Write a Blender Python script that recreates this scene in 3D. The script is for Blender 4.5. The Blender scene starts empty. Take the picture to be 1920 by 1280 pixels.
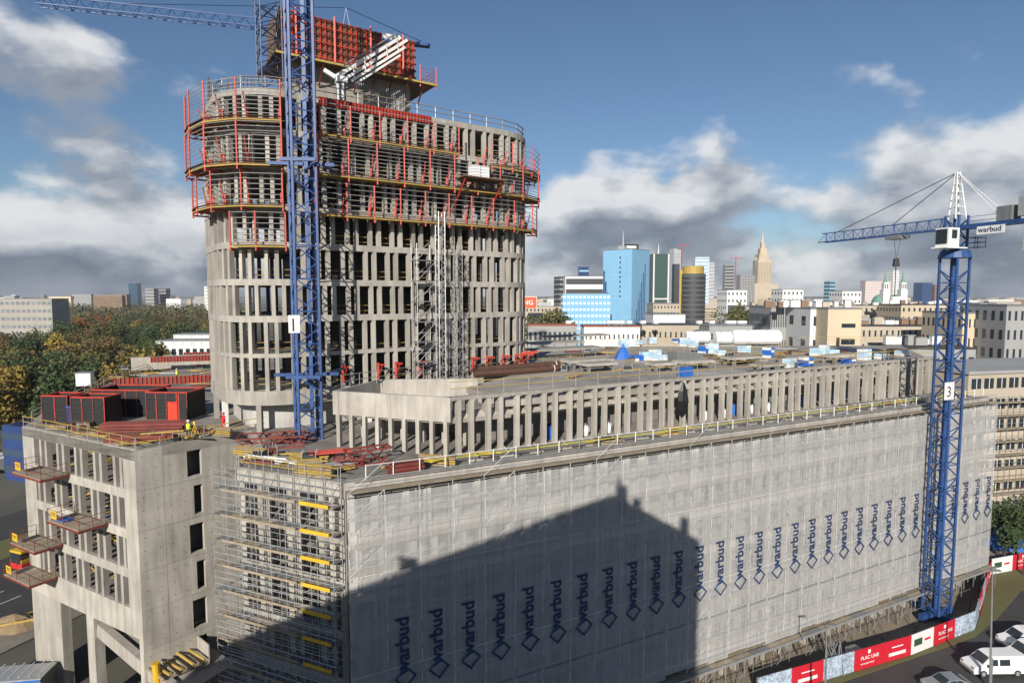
import bpy, math, random
from mathutils import Vector, Matrix
rnd = random.Random(7)
sc = bpy.context.scene
COL = sc.collection
# ------------------------------------------------------------------ camera
F_PX, HV, H = 1150.0, 553.0, 38.5
PITCH = math.atan((640 - HV) / F_PX)
cam = bpy.data.cameras.new('camera'); cam_o = bpy.data.objects.new('camera', cam); COL.objects.link(cam_o)
cam.sensor_width = 36; cam.sensor_fit = 'HORIZONTAL'; cam.lens = 36 * F_PX / 1920
cam.clip_start = 0.3; cam.clip_end = 30000
cam_o.location = (0, 0, H); cam_o.rotation_euler = (math.pi / 2 - PITCH, 0, 0)
sc.camera = cam_o
# ------------------------------------------------------------------ light
SUN_AZ = (0.22, 1.0); SUN_EL = math.radians(24)
ldir = Vector((SUN_AZ[0], SUN_AZ[1], 0)).normalized() * math.cos(SUN_EL); ldir.z = -math.sin(SUN_EL)
sun = bpy.data.lights.new('sun', 'SUN'); sun.energy = 5.0; sun.angle = math.radians(0.5); sun.color = (1, 0.93, 0.82)
sun_o = bpy.data.objects.new('sun', sun); COL.objects.link(sun_o)
sun_o.rotation_euler = ldir.to_track_quat('-Z', 'Y').to_euler(); sun_o.location = (-20, -60, 90)
sc.view_settings.view_transform = 'Standard'; sc.view_settings.look = 'None'
sc.view_settings.exposure = 0.22; sc.view_settings.gamma = 1.0
sc.cycles.max_bounces = 6; sc.cycles.transparent_max_bounces = 12; sc.cycles.diffuse_bounces = 3
def make_world():
    w = bpy.data.worlds.new('World'); sc.world = w; w.use_nodes = True
    nt = w.node_tree; N = nt.nodes; L = nt.links; N.clear()
    out = N.new('ShaderNodeOutputWorld')
    sky = N.new('ShaderNodeTexSky'); sky.sky_type = 'NISHITA'; sky.sun_disc = False
    sky.sun_elevation = SUN_EL; sky.sun_rotation = math.radians(192); sky.altitude = 100; sky.air_density = 1.0; sky.dust_density = 0.3; sky.ozone_density = 4.0
    bg = N.new('ShaderNodeBackground'); bg.inputs[1].default_value = 0.074
    L.new(sky.outputs[0], bg.inputs[0])
    tc = N.new('ShaderNodeTexCoord'); sep = N.new('ShaderNodeSeparateXYZ'); L.new(tc.outputs['Generated'], sep.inputs[0])
    def m(op, a, b=None, c=None):
        n = N.new('ShaderNodeMath'); n.operation = op
        for i, x in enumerate((a, b, c)):
            if x is None: continue
            if isinstance(x, (int, float)): n.inputs[i].default_value = x
            else: L.new(x, n.inputs[i])
        return n.outputs[0]
    # cloud field over the sky directions, slightly flattened
    mpd = N.new('ShaderNodeMapping'); mpd.inputs['Scale'].default_value = (1.0, 1.0, 1.75); L.new(tc.outputs['Generated'], mpd.inputs[0])
    comb = mpd
    def noise(vec, scale, det, rough, off):
        mp = N.new('ShaderNodeMapping'); mp.inputs['Location'].default_value = off; L.new(vec, mp.inputs[0])
        n = N.new('ShaderNodeTexNoise'); n.inputs['Scale'].default_value = scale; n.inputs['Detail'].default_value = det; n.inputs['Roughness'].default_value = rough
        L.new(mp.outputs[0], n.inputs['Vector']); return n.outputs[0]
    n1 = noise(comb.outputs[0], 3.6, 9, 0.5, (5.1, 2.9, 0.4))
    n2 = noise(comb.outputs[0], 3.6, 5, 0.5, (5.08, 2.89, 0.475))     # the same clouds sampled a little higher: lit tops
    # cover falls with elevation: heavy low banks, clear blue overhead
    cov = N.new('ShaderNodeMapRange'); cov.inputs[1].default_value = 0.0; cov.inputs[2].default_value = 0.50
    cov.inputs[3].default_value = 0.25; cov.inputs[4].default_value = -0.27; L.new(sep.outputs[2], cov.inputs[0])
    dsum = m('ADD', n1, cov.outputs[0])
    mask = N.new('ShaderNodeMapRange'); mask.interpolation_type = 'SMOOTHSTEP'; mask.inputs[1].default_value = 0.50; mask.inputs[2].default_value = 0.60; L.new(dsum, mask.inputs[0])
    # thickness makes the undersides grey, thin rims and tops white
    shade = m('SUBTRACT', n1, n2)
    sh = N.new('ShaderNodeMapRange'); sh.inputs[1].default_value = -0.06; sh.inputs[2].default_value = 0.09; L.new(shade, sh.inputs[0])
    thick = N.new('ShaderNodeMapRange'); thick.inputs[1].default_value = 0.58; thick.inputs[2].default_value = 0.80; thick.inputs[3].default_value = 0.85; thick.inputs[4].default_value = 0.0; L.new(dsum, thick.inputs[0])
    lit = m('ADD', m('MULTIPLY', sh.outputs[0], 0.65), m('MULTIPLY', thick.outputs[0], 0.5))
    ramp = N.new('ShaderNodeValToRGB'); e = ramp.color_ramp.elements
    e[0].position = 0.08; e[0].color = (0.11, 0.145, 0.21, 1); e[1].position = 0.85; e[1].color = (0.86, 0.87, 0.89, 1)
    x = e.new(0.42); x.color = (0.33, 0.37, 0.44, 1)
    L.new(lit, ramp.inputs[0])
    bg2 = N.new('ShaderNodeBackground'); bg2.inputs[1].default_value = 0.78; L.new(ramp.outputs[0], bg2.inputs[0])
    mix = N.new('ShaderNodeMixShader'); L.new(m('MULTIPLY', mask.outputs[0], 0.96), mix.inputs[0]); L.new(bg.outputs[0], mix.inputs[1]); L.new(bg2.outputs[0], mix.inputs[2])
    L.new(mix.outputs[0], out.inputs[0])
make_world()
# ------------------------------------------------------------------ helpers
def _ray(u, v):
    t = (640 - v) / F_PX
    return ((u - 960) / F_PX, math.cos(PITCH) + t * math.sin(PITCH), -math.sin(PITCH) + t * math.cos(PITCH))
def W(u, v, Z):          # point at height Z seen at photo pixel (u, v)
    r = _ray(u, v); k = (Z - H) / r[2]; return Vector((r[0] * k, r[1] * k, Z))
def WY(u, v, Y):         # point at distance Y seen at photo pixel (u, v)
    r = _ray(u, v); k = Y / r[1]; return Vector((r[0] * k, Y, H + r[2] * k))
MATS = {}
def mat(name, col, rough=0.8, var=0.25, scale=0.6, metal=0.0, bump=0.0, col2=None, streak=0.0, fine=0.12):
    if name in MATS: return MATS[name]
    m = bpy.data.materials.new(name); m.use_nodes = True; MATS[name] = m
    nt = m.node_tree; N = nt.nodes; L = nt.links; b = N['Principled BSDF']
    b.inputs['Roughness'].default_value = rough; b.inputs['Metallic'].default_value = metal
    c = Vector(col)
    if var <= 0: b.inputs['Base Color'].default_value = (*col, 1); return m
    g = N.new('ShaderNodeNewGeometry')
    n = N.new('ShaderNodeTexNoise'); n.inputs['Scale'].default_value = scale; n.inputs['Detail'].default_value = 6; n.inputs['Roughness'].default_value = 0.62
    L.new(g.outputs['Position'], n.inputs['Vector'])
    mp = N.new('ShaderNodeMapping'); mp.inputs['Scale'].default_value = (1, 1, 0.12 if streak else 1); L.new(g.outputs['Position'], mp.inputs[0])
    n2 = N.new('ShaderNodeTexNoise'); n2.inputs['Scale'].default_value = scale * 6; n2.inputs['Detail'].default_value = 5; L.new(mp.outputs[0], n2.inputs['Vector'])
    r = N.new('ShaderNodeValToRGB'); e = r.color_ramp.elements; e[0].position = 0.3; e[1].position = 0.7
    d = col2 if col2 else tuple(c * (1 - var)); e[0].color = (*d, 1); e[1].color = (*tuple(c * (1 + 0.35 * var)), 1)
    mx = N.new('ShaderNodeMix'); mx.data_type = 'FLOAT'; mx.inputs[0].default_value = max(streak, fine * 2)
    L.new(n.outputs[0], mx.inputs[2]); L.new(n2.outputs[0], mx.inputs[3])
    L.new(mx.outputs[0], r.inputs[0])
    # each object a slightly different tone
    oi = N.new('ShaderNodeObjectInfo'); mr = N.new('ShaderNodeMapRange'); mr.inputs[3].default_value = 1 - var * 0.3; mr.inputs[4].default_value = 1 + var * 0.15; L.new(oi.outputs['Random'], mr.inputs[0])
    mm = N.new('ShaderNodeMix'); mm.data_type = 'RGBA'; mm.blend_type = 'MULTIPLY'; mm.inputs[0].default_value = 1; L.new(r.outputs[0], mm.inputs[6]); L.new(mr.outputs[0], mm.inputs[7])
    L.new(mm.outputs[2], b.inputs['Base Color'])
    if bump:
        bp = N.new('ShaderNodeBump'); bp.inputs['Strength'].default_value = bump; bp.inputs['Distance'].default_value = 0.05; L.new(n2.outputs[0], bp.inputs['Height']); L.new(bp.outputs[0], b.inputs['Normal'])
    return m
CONC = mat('concrete', (0.40, 0.375, 0.335), 0.9, 0.45, 0.35, bump=0.15, streak=0.45)
CONC_L = mat('pale_concrete', (0.46, 0.43, 0.38), 0.9, 0.46, 0.3, bump=0.15, streak=0.5)
CONC_D = mat('shaded_concrete', (0.22, 0.205, 0.185), 0.95, 0.35, 0.3)  # darker copy of the concrete, indoor shade put into its colour
DECK = mat('deck_concrete', (0.36, 0.335, 0.30), 0.95, 0.6, 0.15, bump=0.1)
BLUE = mat('crane_blue', (0.028, 0.085, 0.26), 0.5, 0.5, 1.1)
DBLUE = mat('stair_blue', (0.02, 0.035, 0.10), 0.5, 0.3, 1)
RED = mat('formwork_red', (0.52, 0.045, 0.022), 0.55, 0.35, 1.2)
DRED = mat('oxide_red', (0.20, 0.04, 0.03), 0.65, 0.35, 1.2)
STEEL = mat('galvanised_steel', (0.50, 0.51, 0.51), 0.45, 0.25, 2, metal=0.5)
GREY = mat('grey_steel', (0.25, 0.26, 0.265), 0.5, 0.3, 2, metal=0.3)
DARK = mat('dark_steel', (0.03, 0.032, 0.036), 0.6, 0.3, 1)
PLY = mat('brown_plywood', (0.17, 0.105, 0.06), 0.8, 0.4, 0.8)
TIMBER = mat('timber_yellow', (0.52, 0.36, 0.09), 0.75, 0.35, 1.5)
BOARD = mat('weathered_board', (0.36, 0.30, 0.22), 0.85, 0.4, 1.2)
YEL = mat('yellow_plank', (0.72, 0.44, 0.03), 0.6, 0.25, 1.2)
WHITE = mat('white_paint', (0.78, 0.78, 0.76), 0.45, 0.12, 1)
FOIL = mat('white_foil', (0.82, 0.83, 0.84), 0.35, 0.12, 1.5, bump=0.5)
BLACK = mat('black_membrane_and_shade', (0.012, 0.012, 0.014), 0.6, 0.3, 1)
BLUEP = mat('bright_blue_plastic', (0.03, 0.15, 0.55), 0.4, 0.25, 2)
PALEB = mat('pale_blue_foam', (0.45, 0.66, 0.82), 0.7, 0.15, 2)
ASPH = mat('asphalt', (0.055, 0.054, 0.053), 0.9, 0.35, 0.25, bump=0.1)
GRASS = mat('grass', (0.10, 0.115, 0.035), 0.95, 0.5, 0.5, bump=0.4, col2=(0.13, 0.10, 0.05))
GLASS = mat('window_glass', (0.03, 0.04, 0.05), 0.12, 0.2, 0.3)
SKINM = mat('skin', (0.5, 0.3, 0.22), 0.6, 0)

UNIT = {}
def unit_box():
    if 'b' not in UNIT:
        me = bpy.data.meshes.new('unit_box'); v = [(x, y, z) for z in (-.5, .5) for x, y in ((-.5, -.5), (.5, -.5), (.5, .5), (-.5, .5))]
        me.from_pydata(v, [], [(3, 2, 1, 0), (4, 5, 6, 7), (0, 1, 5, 4), (1, 2, 6, 5), (2, 3, 7, 6), (3, 0, 4, 7)]); UNIT['b'] = me
    return UNIT['b']
def unit_tube():
    if 't' not in UNIT:
        me = bpy.data.meshes.new('unit_tube'); n = 6
        v = [(math.cos(i * 2 * math.pi / n), math.sin(i * 2 * math.pi / n), z) for z in (-.5, .5) for i in range(n)]
        f = [(i, (i + 1) % n, n + (i + 1) % n, n + i) for i in range(n)] + [tuple(range(n - 1, -1, -1)), tuple(range(n, 2 * n))]
        me.from_pydata(v, [], f); UNIT['t'] = me
    return UNIT['t']
MM = {}
def with_mat(me, m):
    k = (me.name, m.name)
    if k not in MM:
        c = me.copy(); c.name = me.name + '_' + m.name; c.materials.clear(); c.materials.append(m); MM[k] = c
    return MM[k]
def basis(p, q, roll=None):
    z = (q - p).normalized()
    up = Vector((0, 0, 1)) if abs(z.z) < 0.95 else Vector((0, 1, 0))
    if roll is not None: up = roll
    x = up.cross(z).normalized(); y = z.cross(x)
    return Matrix((x, y, z)).transposed()
class MB:
    def __init__(s): s.v = []; s.f = []
    def box(s, c, size, rz=0.0):
        cx, cy, cz = c; a, b, h = size[0] / 2, size[1] / 2, size[2] / 2; k = len(s.v); co, si = math.cos(rz), math.sin(rz)
        for z in (-h, h):
            for x, y in ((-a, -b), (a, -b), (a, b), (-a, b)): s.v.append((cx + x * co - y * si, cy + x * si + y * co, cz + z))
        s.f += [(k + 3, k + 2, k + 1, k), (k + 4, k + 5, k + 6, k + 7), (k, k + 1, k + 5, k + 4), (k + 1, k + 2, k + 6, k + 5), (k + 2, k + 3, k + 7, k + 6), (k + 3, k, k + 4, k + 7)]
        return s
    def beam(s, p, q, w, h=None, roll=None):
        p, q = Vector(p), Vector(q); h = h or w; B = basis(p, q, roll); k = len(s.v)
        for e in (p, q):
            for x, y in ((-w, -h), (w, -h), (w, h), (-w, h)): s.v.append(tuple(e + B @ Vector((x / 2, y / 2, 0))))
        s.f += [(k + 3, k + 2, k + 1, k), (k + 4, k + 5, k + 6, k + 7), (k, k + 1, k + 5, k + 4), (k + 1, k + 2, k + 6, k + 5), (k + 2, k + 3, k + 7, k + 6), (k + 3, k, k + 4, k + 7)]
        return s
    def tube(s, p, q, r, n=5, r2=None):
        p, q = Vector(p), Vector(q); B = basis(p, q); k = len(s.v)
        for e, rr in ((p, r), (q, r if r2 is None else r2)):
            for i in range(n): s.v.append(tuple(e + B @ Vector((rr * math.cos(i * 2 * math.pi / n), rr * math.sin(i * 2 * math.pi / n), 0))))
        for i in range(n): s.f.append((k + i, k + (i + 1) % n, k + n + (i + 1) % n, k + n + i))
        s.f.append(tuple(k + n - 1 - i for i in range(n))); s.f.append(tuple(k + n + i for i in range(n)))
        return s
    def prism(s, poly, z0, z1):
        k = len(s.v); n = len(poly)
        a = sum(poly[i][0] * poly[(i + 1) % n][1] - poly[(i + 1) % n][0] * poly[i][1] for i in range(n))
        if a < 0: poly = list(poly)[::-1]
        for z in (z0, z1):
            for q in poly: s.v.append((q[0], q[1], z))
        s.f.append(tuple(k + n - 1 - i for i in range(n))); s.f.append(tuple(k + n + i for i in range(n)))
        for i in range(n): s.f.append((k + i, k + (i + 1) % n, k + n + (i + 1) % n, k + n + i))
        return s
    def quad(s, a, b, c, d):
        k = len(s.v); s.v += [tuple(a), tuple(b), tuple(c), tuple(d)]; s.f.append((k, k + 1, k + 2, k + 3)); return s
    def hull(s, sections):      # loft closed rings of equal count
        k = len(s.v); n = len(sections[0])
        for r in sections: s.v += [tuple(p) for p in r]
        for j in range(len(sections) - 1):
            for i in range(n): s.f.append((k + j * n + i, k + j * n + (i + 1) % n, k + (j + 1) * n + (i + 1) % n, k + (j + 1) * n + i))
        s.f.append(tuple(k + n - 1 - i for i in range(n))); s.f.append(tuple(k + (len(sections) - 1) * n + i for i in range(n)))
        return s
    def mesh(s, name, m, off=(0, 0, 0)):
        me = bpy.data.meshes.new(name); me.from_pydata([(a - off[0], b - off[1], c - off[2]) for a, b, c in s.v], [], s.f); me.materials.append(m); return me
def link(name, data, parent=None, loc=(0, 0, 0)):
    o = bpy.data.objects.new(name, data); COL.objects.link(o); o.location = loc
    if parent is not None: o.parent = parent
    return o
def tag(o, label=None, cat=None, group=None, kind=None):
    if label: o['label'] = label
    if cat: o['category'] = cat
    if group: o['group'] = group
    if kind: o['kind'] = kind
    return o
class T:      # a thing: an Empty at its base; parts are given in world coordinates
    def __init__(s, name, label, cat, loc, group=None):
        s.loc = Vector(loc); s.o = tag(link(name, None, None, loc), label, cat, group); s.o.empty_display_size = 0.3
    def mb(s, name, b, m, parent=None, kind=None, label=None):
        o = link(name, b.mesh(name, m, s.loc), parent or s.o)
        return tag(o, label, None, None, kind)
    def box(s, name, c, size, m, rz=0.0, parent=None):
        o = link(name, with_mat(unit_box(), m), parent or s.o, Vector(c) - s.loc); o.scale = size; o.rotation_euler = (0, 0, rz); return o
    def beam(s, name, p, q, w, m, h=None, parent=None):
        p, q = Vector(p), Vector(q); o = link(name, with_mat(unit_box(), m), parent or s.o)
        o.matrix_local = Matrix.Translation((p + q) / 2 - s.loc) @ basis(p, q).to_4x4() @ Matrix.Diagonal((w, h or w, (q - p).length, 1)); return o
    def tube(s, name, p, q, r, m, parent=None):
        p, q = Vector(p), Vector(q); o = link(name, with_mat(unit_tube(), m), parent or s.o)
        o.matrix_local = Matrix.Translation((p + q) / 2 - s.loc) @ basis(p, q).to_4x4() @ Matrix.Diagonal((r, r, (q - p).length, 1)); return o
class Fr:     # a wall line: s runs along it, off outwards
    def __init__(s, a, b, flip=False):
        s.a = Vector((a[0], a[1])); d = Vector((b[0], b[1])) - s.a; s.len = d.length; s.d = d / s.len
        s.n = Vector((s.d.y, -s.d.x)) * (-1 if flip else 1); s.rz = math.atan2(s.d.y, s.d.x)
    def p(s, t, off, z):
        q = s.a + s.d * t + s.n * off; return Vector((q.x, q.y, z))
def structure(name, b, m): return tag(link(name, b.mesh(name, m)), kind='structure')
# ================================================================== setting
FRONT = Fr((-12.01, 42.96), (62.76, 80.30))          # long netted facade, off > 0 towards the street
LEFTF = Fr((-21.37, 47.02), (-12.01, 42.96))         # scaffolded end face
PA = FRONT.p(0, 0, 0); PD = FRONT.p(FRONT.len, 0, 0)
LB, LC, LE = Vector((-32.83, 52.45)), Vector((-50.37, 62.19)), Vector((-26.12, 60.45))
LFACE = Fr(LC, LB)          # left street face of the corner block
RFACE = Fr(LB, LE)          # its blank wall
ZR = 25.0
structure('ground', MB().quad((-9000, -3000, -1.5), (9000, -3000, -1.5), (9000, 16000, -1.5), (-9000, 16000, -1.5)), mat('city_ground', (0.13, 0.125, 0.10), 0.95, 0.5, 0.02))
structure('building_site_ground', MB().prism([(-24, 36), (20, 20), (90, 40), (110, 120), (40, 130), (-20, 70)], -1.4, 0.0), mat('site_sand', (0.30, 0.245, 0.18), 0.95, 0.4, 0.2, bump=0.3))
# right-hand car park and verge
fA, fB, fC, fD, fE = [W(u, v, 0) for u, v in ((1420, 1312), (1707, 1228), (1827, 1180), (1858, 1077), (1935, 1062))]
ov = lambda p, dx, dy: (p.x + dx, p.y + dy)
vg = [W(u, v, 0) for u, v in ((1440, 1330), (1580, 1278), (1780, 1211), (1829, 1193), (1869, 1160), (1915, 1107), (1990, 1085))]
structure('car_park', MB().prism([(0, 22), (150, 22), (150, 130), tuple(vg[6].xy)] + [tuple(q.xy) for q in vg[5::-1]] + [(2, 40)], -0.2, 0.012), ASPH)
structure('grass_verge', MB().prism([ov(fA, 0.05, -0.05), ov(fB, .05, -.08), ov(fC, .1, -.05), ov(fD, .1, 0), ov(fE, 1, 0), (vg[6].x, vg[6].y)] + [tuple(q.xy) for q in vg[5::-1]], -0.2, 0.09), GRASS)
# street on the left
def strip(name, pts, z, m):
    b = MB(); b.prism(pts, z - 0.1, z); return structure(name, b, m)
rd = Vector((0.36, 0.933)); rn = Vector((0.933, -0.36)); r0 = Vector((-70, 78))
def rp(t, o): q = r0 + rd * t + rn * o; return (q.x, q.y)
strip('road', [rp(-90, -11), rp(-90, 11), rp(400, 11), rp(400, -11)], -1.43, ASPH)
strip('pavement', [rp(-90, 11.0), rp(-90, 16.5), rp(140, 16.5), rp(140, 11.0)], -1.32, mat('paving', (0.23, 0.205, 0.17), 0.9, 0.3, 0.4))
strip('tram_verge', [rp(-90, -19), rp(-90, -11), rp(400, -11), rp(400, -19)], -1.33, GRASS)
strip('far_road', [rp(-90, -32), rp(-90, -19), rp(400, -19), rp(400, -32)], -1.43, ASPH)
b = MB()
for o in (-3.6, 0.2, 3.8):
    for i in range(-12, 40): b.prism([rp(i * 6, o - .07), rp(i * 6, o + .07), rp(i * 6 + 2.6, o + .07), rp(i * 6 + 2.6, o - .07)], -1.43, -1.424)
structure('road_markings', b, WHITE)
b = MB().prism([rp(-90, 9.6), rp(-90, 9.8), rp(200, 9.8), rp(200, 9.6)], -1.43, -1.423)
structure('yellow_road_line', b, YEL)

# ================================================================== the netted podium block
pod = T('podium_building', 'long concrete podium block wrapped in white netting along the street', 'building', PA)
back1, back2 = PD + Vector((-22, 34, 0)), Vector((-14, 92, 0))
podpoly = [(PA.x, PA.y), (PD.x, PD.y), (back1.x, back1.y), (10, 112), (-40, 150), (-62, 140), tuple(W(205, 718, 25).xy), tuple(LC), tuple(LB), tuple(LE - Vector((0.0, 0.0))), (-21.37, 54.0), (-21.37, 47.02)]
pod.mb('roof_slab', MB().prism(podpoly, ZR - 0.9, ZR), DECK)
pod.mb('fascia', MB().beam(FRONT.p(-.05, .06, ZR - .42), FRONT.p(FRONT.len, .06, ZR - .42), .35, 1.1, Vector((0, 0, 1))).beam(LEFTF.p(0, .05, ZR - .42), LEFTF.p(LEFTF.len, .05, ZR - .42), .32, 1.1, Vector((0, 0, 1))), CONC_L)
innerpoly = [tuple(FRONT.p(0.3, -.3, 0).xy), tuple(FRONT.p(FRONT.len - .3, -.3, 0).xy), (back1.x, back1.y), (-10, 76), (-21.1, 60), (-21.1, 47.3)]
FL = 3.65
for k in range(1, 7):
    pod.mb('floor_slab', MB().prism(innerpoly, ZR - FL * k - .45, ZR - FL * k), CONC)
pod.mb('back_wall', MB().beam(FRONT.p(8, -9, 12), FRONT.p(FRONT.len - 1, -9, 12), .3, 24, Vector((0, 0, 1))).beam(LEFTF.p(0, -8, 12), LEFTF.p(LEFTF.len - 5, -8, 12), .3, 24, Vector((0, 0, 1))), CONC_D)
for k in range(7):                                     # paired columns on every floor
    z1 = ZR - FL * k - (.9 if k == 0 else .45); z0 = ZR - FL * (k + 1) if k < 6 else 0
    t = 0.5 + (k % 2) * .5; j = 0
    while t < FRONT.len:
        pod.box('column', FRONT.p(t, -.3, (z0 + z1) / 2), (.42, .55, z1 - z0 - .01), CONC, FRONT.rz); j += 1
        t += 1.7 if j % 2 else 2.4
    for t in (0.35, 2.1, 2.9, 5.0, 5.9, 8.0, 9.0, 9.9):
        pod.box('column', LEFTF.p(t, -.3, (z0 + z1) / 2), (.5, .5, z1 - z0 - .01), CONC_L, LEFTF.rz)
    if k < 3:                                          # black membrane round the openings of the end face
        for t0, t1 in ((.7, 1.85), (3.2, 4.7), (6.2, 7.7)):
            fm = MB()
            for a, c in ((t0, t0 + .16), (t1 - .16, t1)): fm.beam(LEFTF.p((a + c) / 2, .03, z0 + .2), LEFTF.p((a + c) / 2, .03, z1 - .1), .16, .1)
            fm.beam(LEFTF.p(t0, .035, z1 - .3), LEFTF.p(t1, .035, z1 - .3), .1, .45).beam(LEFTF.p(t0, .035, z0 + .2), LEFTF.p(t1, .035, z0 + .2), .1, .2)
            pod.mb('window_lining', fm, BLACK)
# spandrels seen faintly through the net
for k in range(7):
    pod.mb('spandrel', MB().beam(FRONT.p(.2, -.02, ZR - FL * k - .5), FRONT.p(FRONT.len, -.02, ZR - FL * k - .5), .12, .75, Vector((0, 0, 1))), CONC_L)
    pod.mb('spandrel', MB().beam(LEFTF.p(0, -.02, ZR - FL * k - .4), LEFTF.p(LEFTF.len, -.02, ZR - FL * k - .4), .12, .8, Vector((0, 0, 1))), CONC_L)

# ------------------------------------------------------------------ scaffold behind the net
def lattice(b, p, q, w, r=.03, step=None, n=4):
    """zig-zag bracing between two parallel chords is added by callers; here a ladder"""
sf = T('facade_scaffold', 'steel facade scaffold standing behind the white netting', 'scaffold', FRONT.p(40, 1, 0))
nb = 32; bay = FRONT.len / nb
for i in range(nb + 1):
    for off in (.3, 1.15): sf.tube('standard', FRONT.p(i * bay, off, 0), FRONT.p(i * bay, off, 24.6), .045, STEEL)
for k in range(12):
    z = 2.6 + k * 2
    sf.mb('deck', MB().beam(FRONT.p(0, .72, z), FRONT.p(FRONT.len, .72, z), .06, .8, FRONT.n.to_3d()), BOARD)
    b = MB()
    for dz in (.5, 1.0): b.tube(FRONT.p(0, 1.15, z + dz), FRONT.p(FRONT.len, 1.15, z + dz), .04, 4)
    for i in range(0, nb, 4): b.tube(FRONT.p(i * bay, 1.17, z), FRONT.p((i + 1) * bay, 1.17, z + 2), .025, 4)
    sf.mb('ledger', b, STEEL)
# the street-level canopy and props below the net
cn = T('pavement_canopy', 'long steel-framed protective canopy under the lower edge of the netting', 'canopy', FRONT.p(40, 2.5, 0))
for i in range(nb + 1):
    cn.tube('post', FRONT.p(i * bay, 2.2, 0), FRONT.p(i * bay, 2.2, 2.7), .04, GREY)
    if i < nb and i % 2 == 0: cn.tube('brace', FRONT.p(i * bay, 2.2, .1), FRONT.p((i + 1) * bay, 2.2, 2.5), .03, GREY)
    if i < nb: cn.box('roof_board', FRONT.p((i + .5) * bay, 1.85, 2.75), (bay - .04, .8, .06), BOARD if i % 3 else GREY, FRONT.rz)
cn.tube('rail', FRONT.p(0, 2.2, 1.1), FRONT.p(FRONT.len, 2.2, 1.1), .03, GREY)
cn.beam('edge_beam', FRONT.p(0, 2.3, 2.8), FRONT.p(FRONT.len, 2.3, 2.8), .12, STEEL, .2)

# ------------------------------------------------------------------ netting
def net_material():
    m = bpy.data.materials.new('scaffold_netting'); m.use_nodes = True; nt = m.node_tree; N = nt.nodes; L = nt.links
    b = N['Principled BSDF']; b.inputs['Base Color'].default_value = (0.58, 0.58, 0.58, 1); b.inputs['Roughness'].default_value = .8
    tr = N.new('ShaderNodeBsdfTransparent'); mx = N.new('ShaderNodeMixShader')
    g = N.new('ShaderNodeNewGeometry'); mp = N.new('ShaderNodeMapping'); mp.inputs['Scale'].default_value = (2.6, 2.6, .12); L.new(g.outputs['Position'], mp.inputs[0])
    n = N.new('ShaderNodeTexNoise'); n.inputs['Scale'].default_value = 1.5; n.inputs['Detail'].default_value = 5; L.new(mp.outputs[0], n.inputs['Vector'])
    r = N.new('ShaderNodeMapRange'); r.inputs[1].default_value = .3; r.inputs[2].default_value = .7; r.inputs[3].default_value = .40; r.inputs[4].default_value = .54; L.new(n.outputs[0], r.inputs[0])
    L.new(r.outputs[0], mx.inputs[0]); L.new(tr.outputs[0], mx.inputs[1]); L.new(b.outputs[0], mx.inputs[2]); L.new(mx.outputs[0], N['Material Output'].inputs[0])
    return m
NET = net_material(); MATS['net'] = NET
INK = mat('printed_navy', (0.02, 0.04, 0.11), 0.7, 0.2, 2)
INKB = mat('printed_blue', (0.03, 0.11, 0.30), 0.7, 0.2, 2)
HEM = mat('net_hem', (0.62, 0.62, 0.61), 0.7, 0.1, 2)
net = T('scaffold_netting', 'white printed scaffold netting with blue logos hung down the long facade', 'netting', FRONT.p(40, 1.4, 0))
def text_mesh(s, size, m, name, bold=0.0):
    cu = bpy.data.curves.new(name, 'FONT'); cu.body = s; cu.size = size; cu.offset = bold; cu.align_x = 'LEFT'
    o = bpy.data.objects.new(name, cu); COL.objects.link(o); bpy.context.view_layer.update()
    me = bpy.data.meshes.new_from_object(o.evaluated_get(bpy.context.evaluated_depsgraph_get())); bpy.data.objects.remove(o)
    me.materials.clear(); me.materials.append(m); me.name = name; return me
TM = text_mesh('warbud', 1.45, INK, 'logo_word', .035); TU = text_mesh('www.warbud.pl', .36, mat('printed_grey', (.12, .13, .16), .7, .2, 2), 'web_address', 0.0)
def diamond(s, w, x0, x1, m, nm):                      # ring of a square standing on its corner
    b = MB(); c = [(s, 0), (0, s), (-s, 0), (0, -s)]; 
    for i in range(4):
        a, d = Vector((*c[i], 0)), Vector((*c[(i + 1) % 4], 0)); k = 1 - w / s
        if not (x0 <= i < x1): continue
        b.quad(a, d, d * k, a * k)
    return b.mesh(nm, m)
DM1 = diamond(.86, .2, 0, 4, INK, 'logo_diamond'); DM2 = diamond(.83, .14, 1, 2, INKB, 'logo_accent')
rows = [(24.3, 18.6), (18.6, 11.2), (11.2, 3.0)]
face = Matrix((FRONT.d.to_3d(), Vector((0, 0, 1)), FRONT.n.to_3d())).transposed()      # local x along wall, y up
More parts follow.
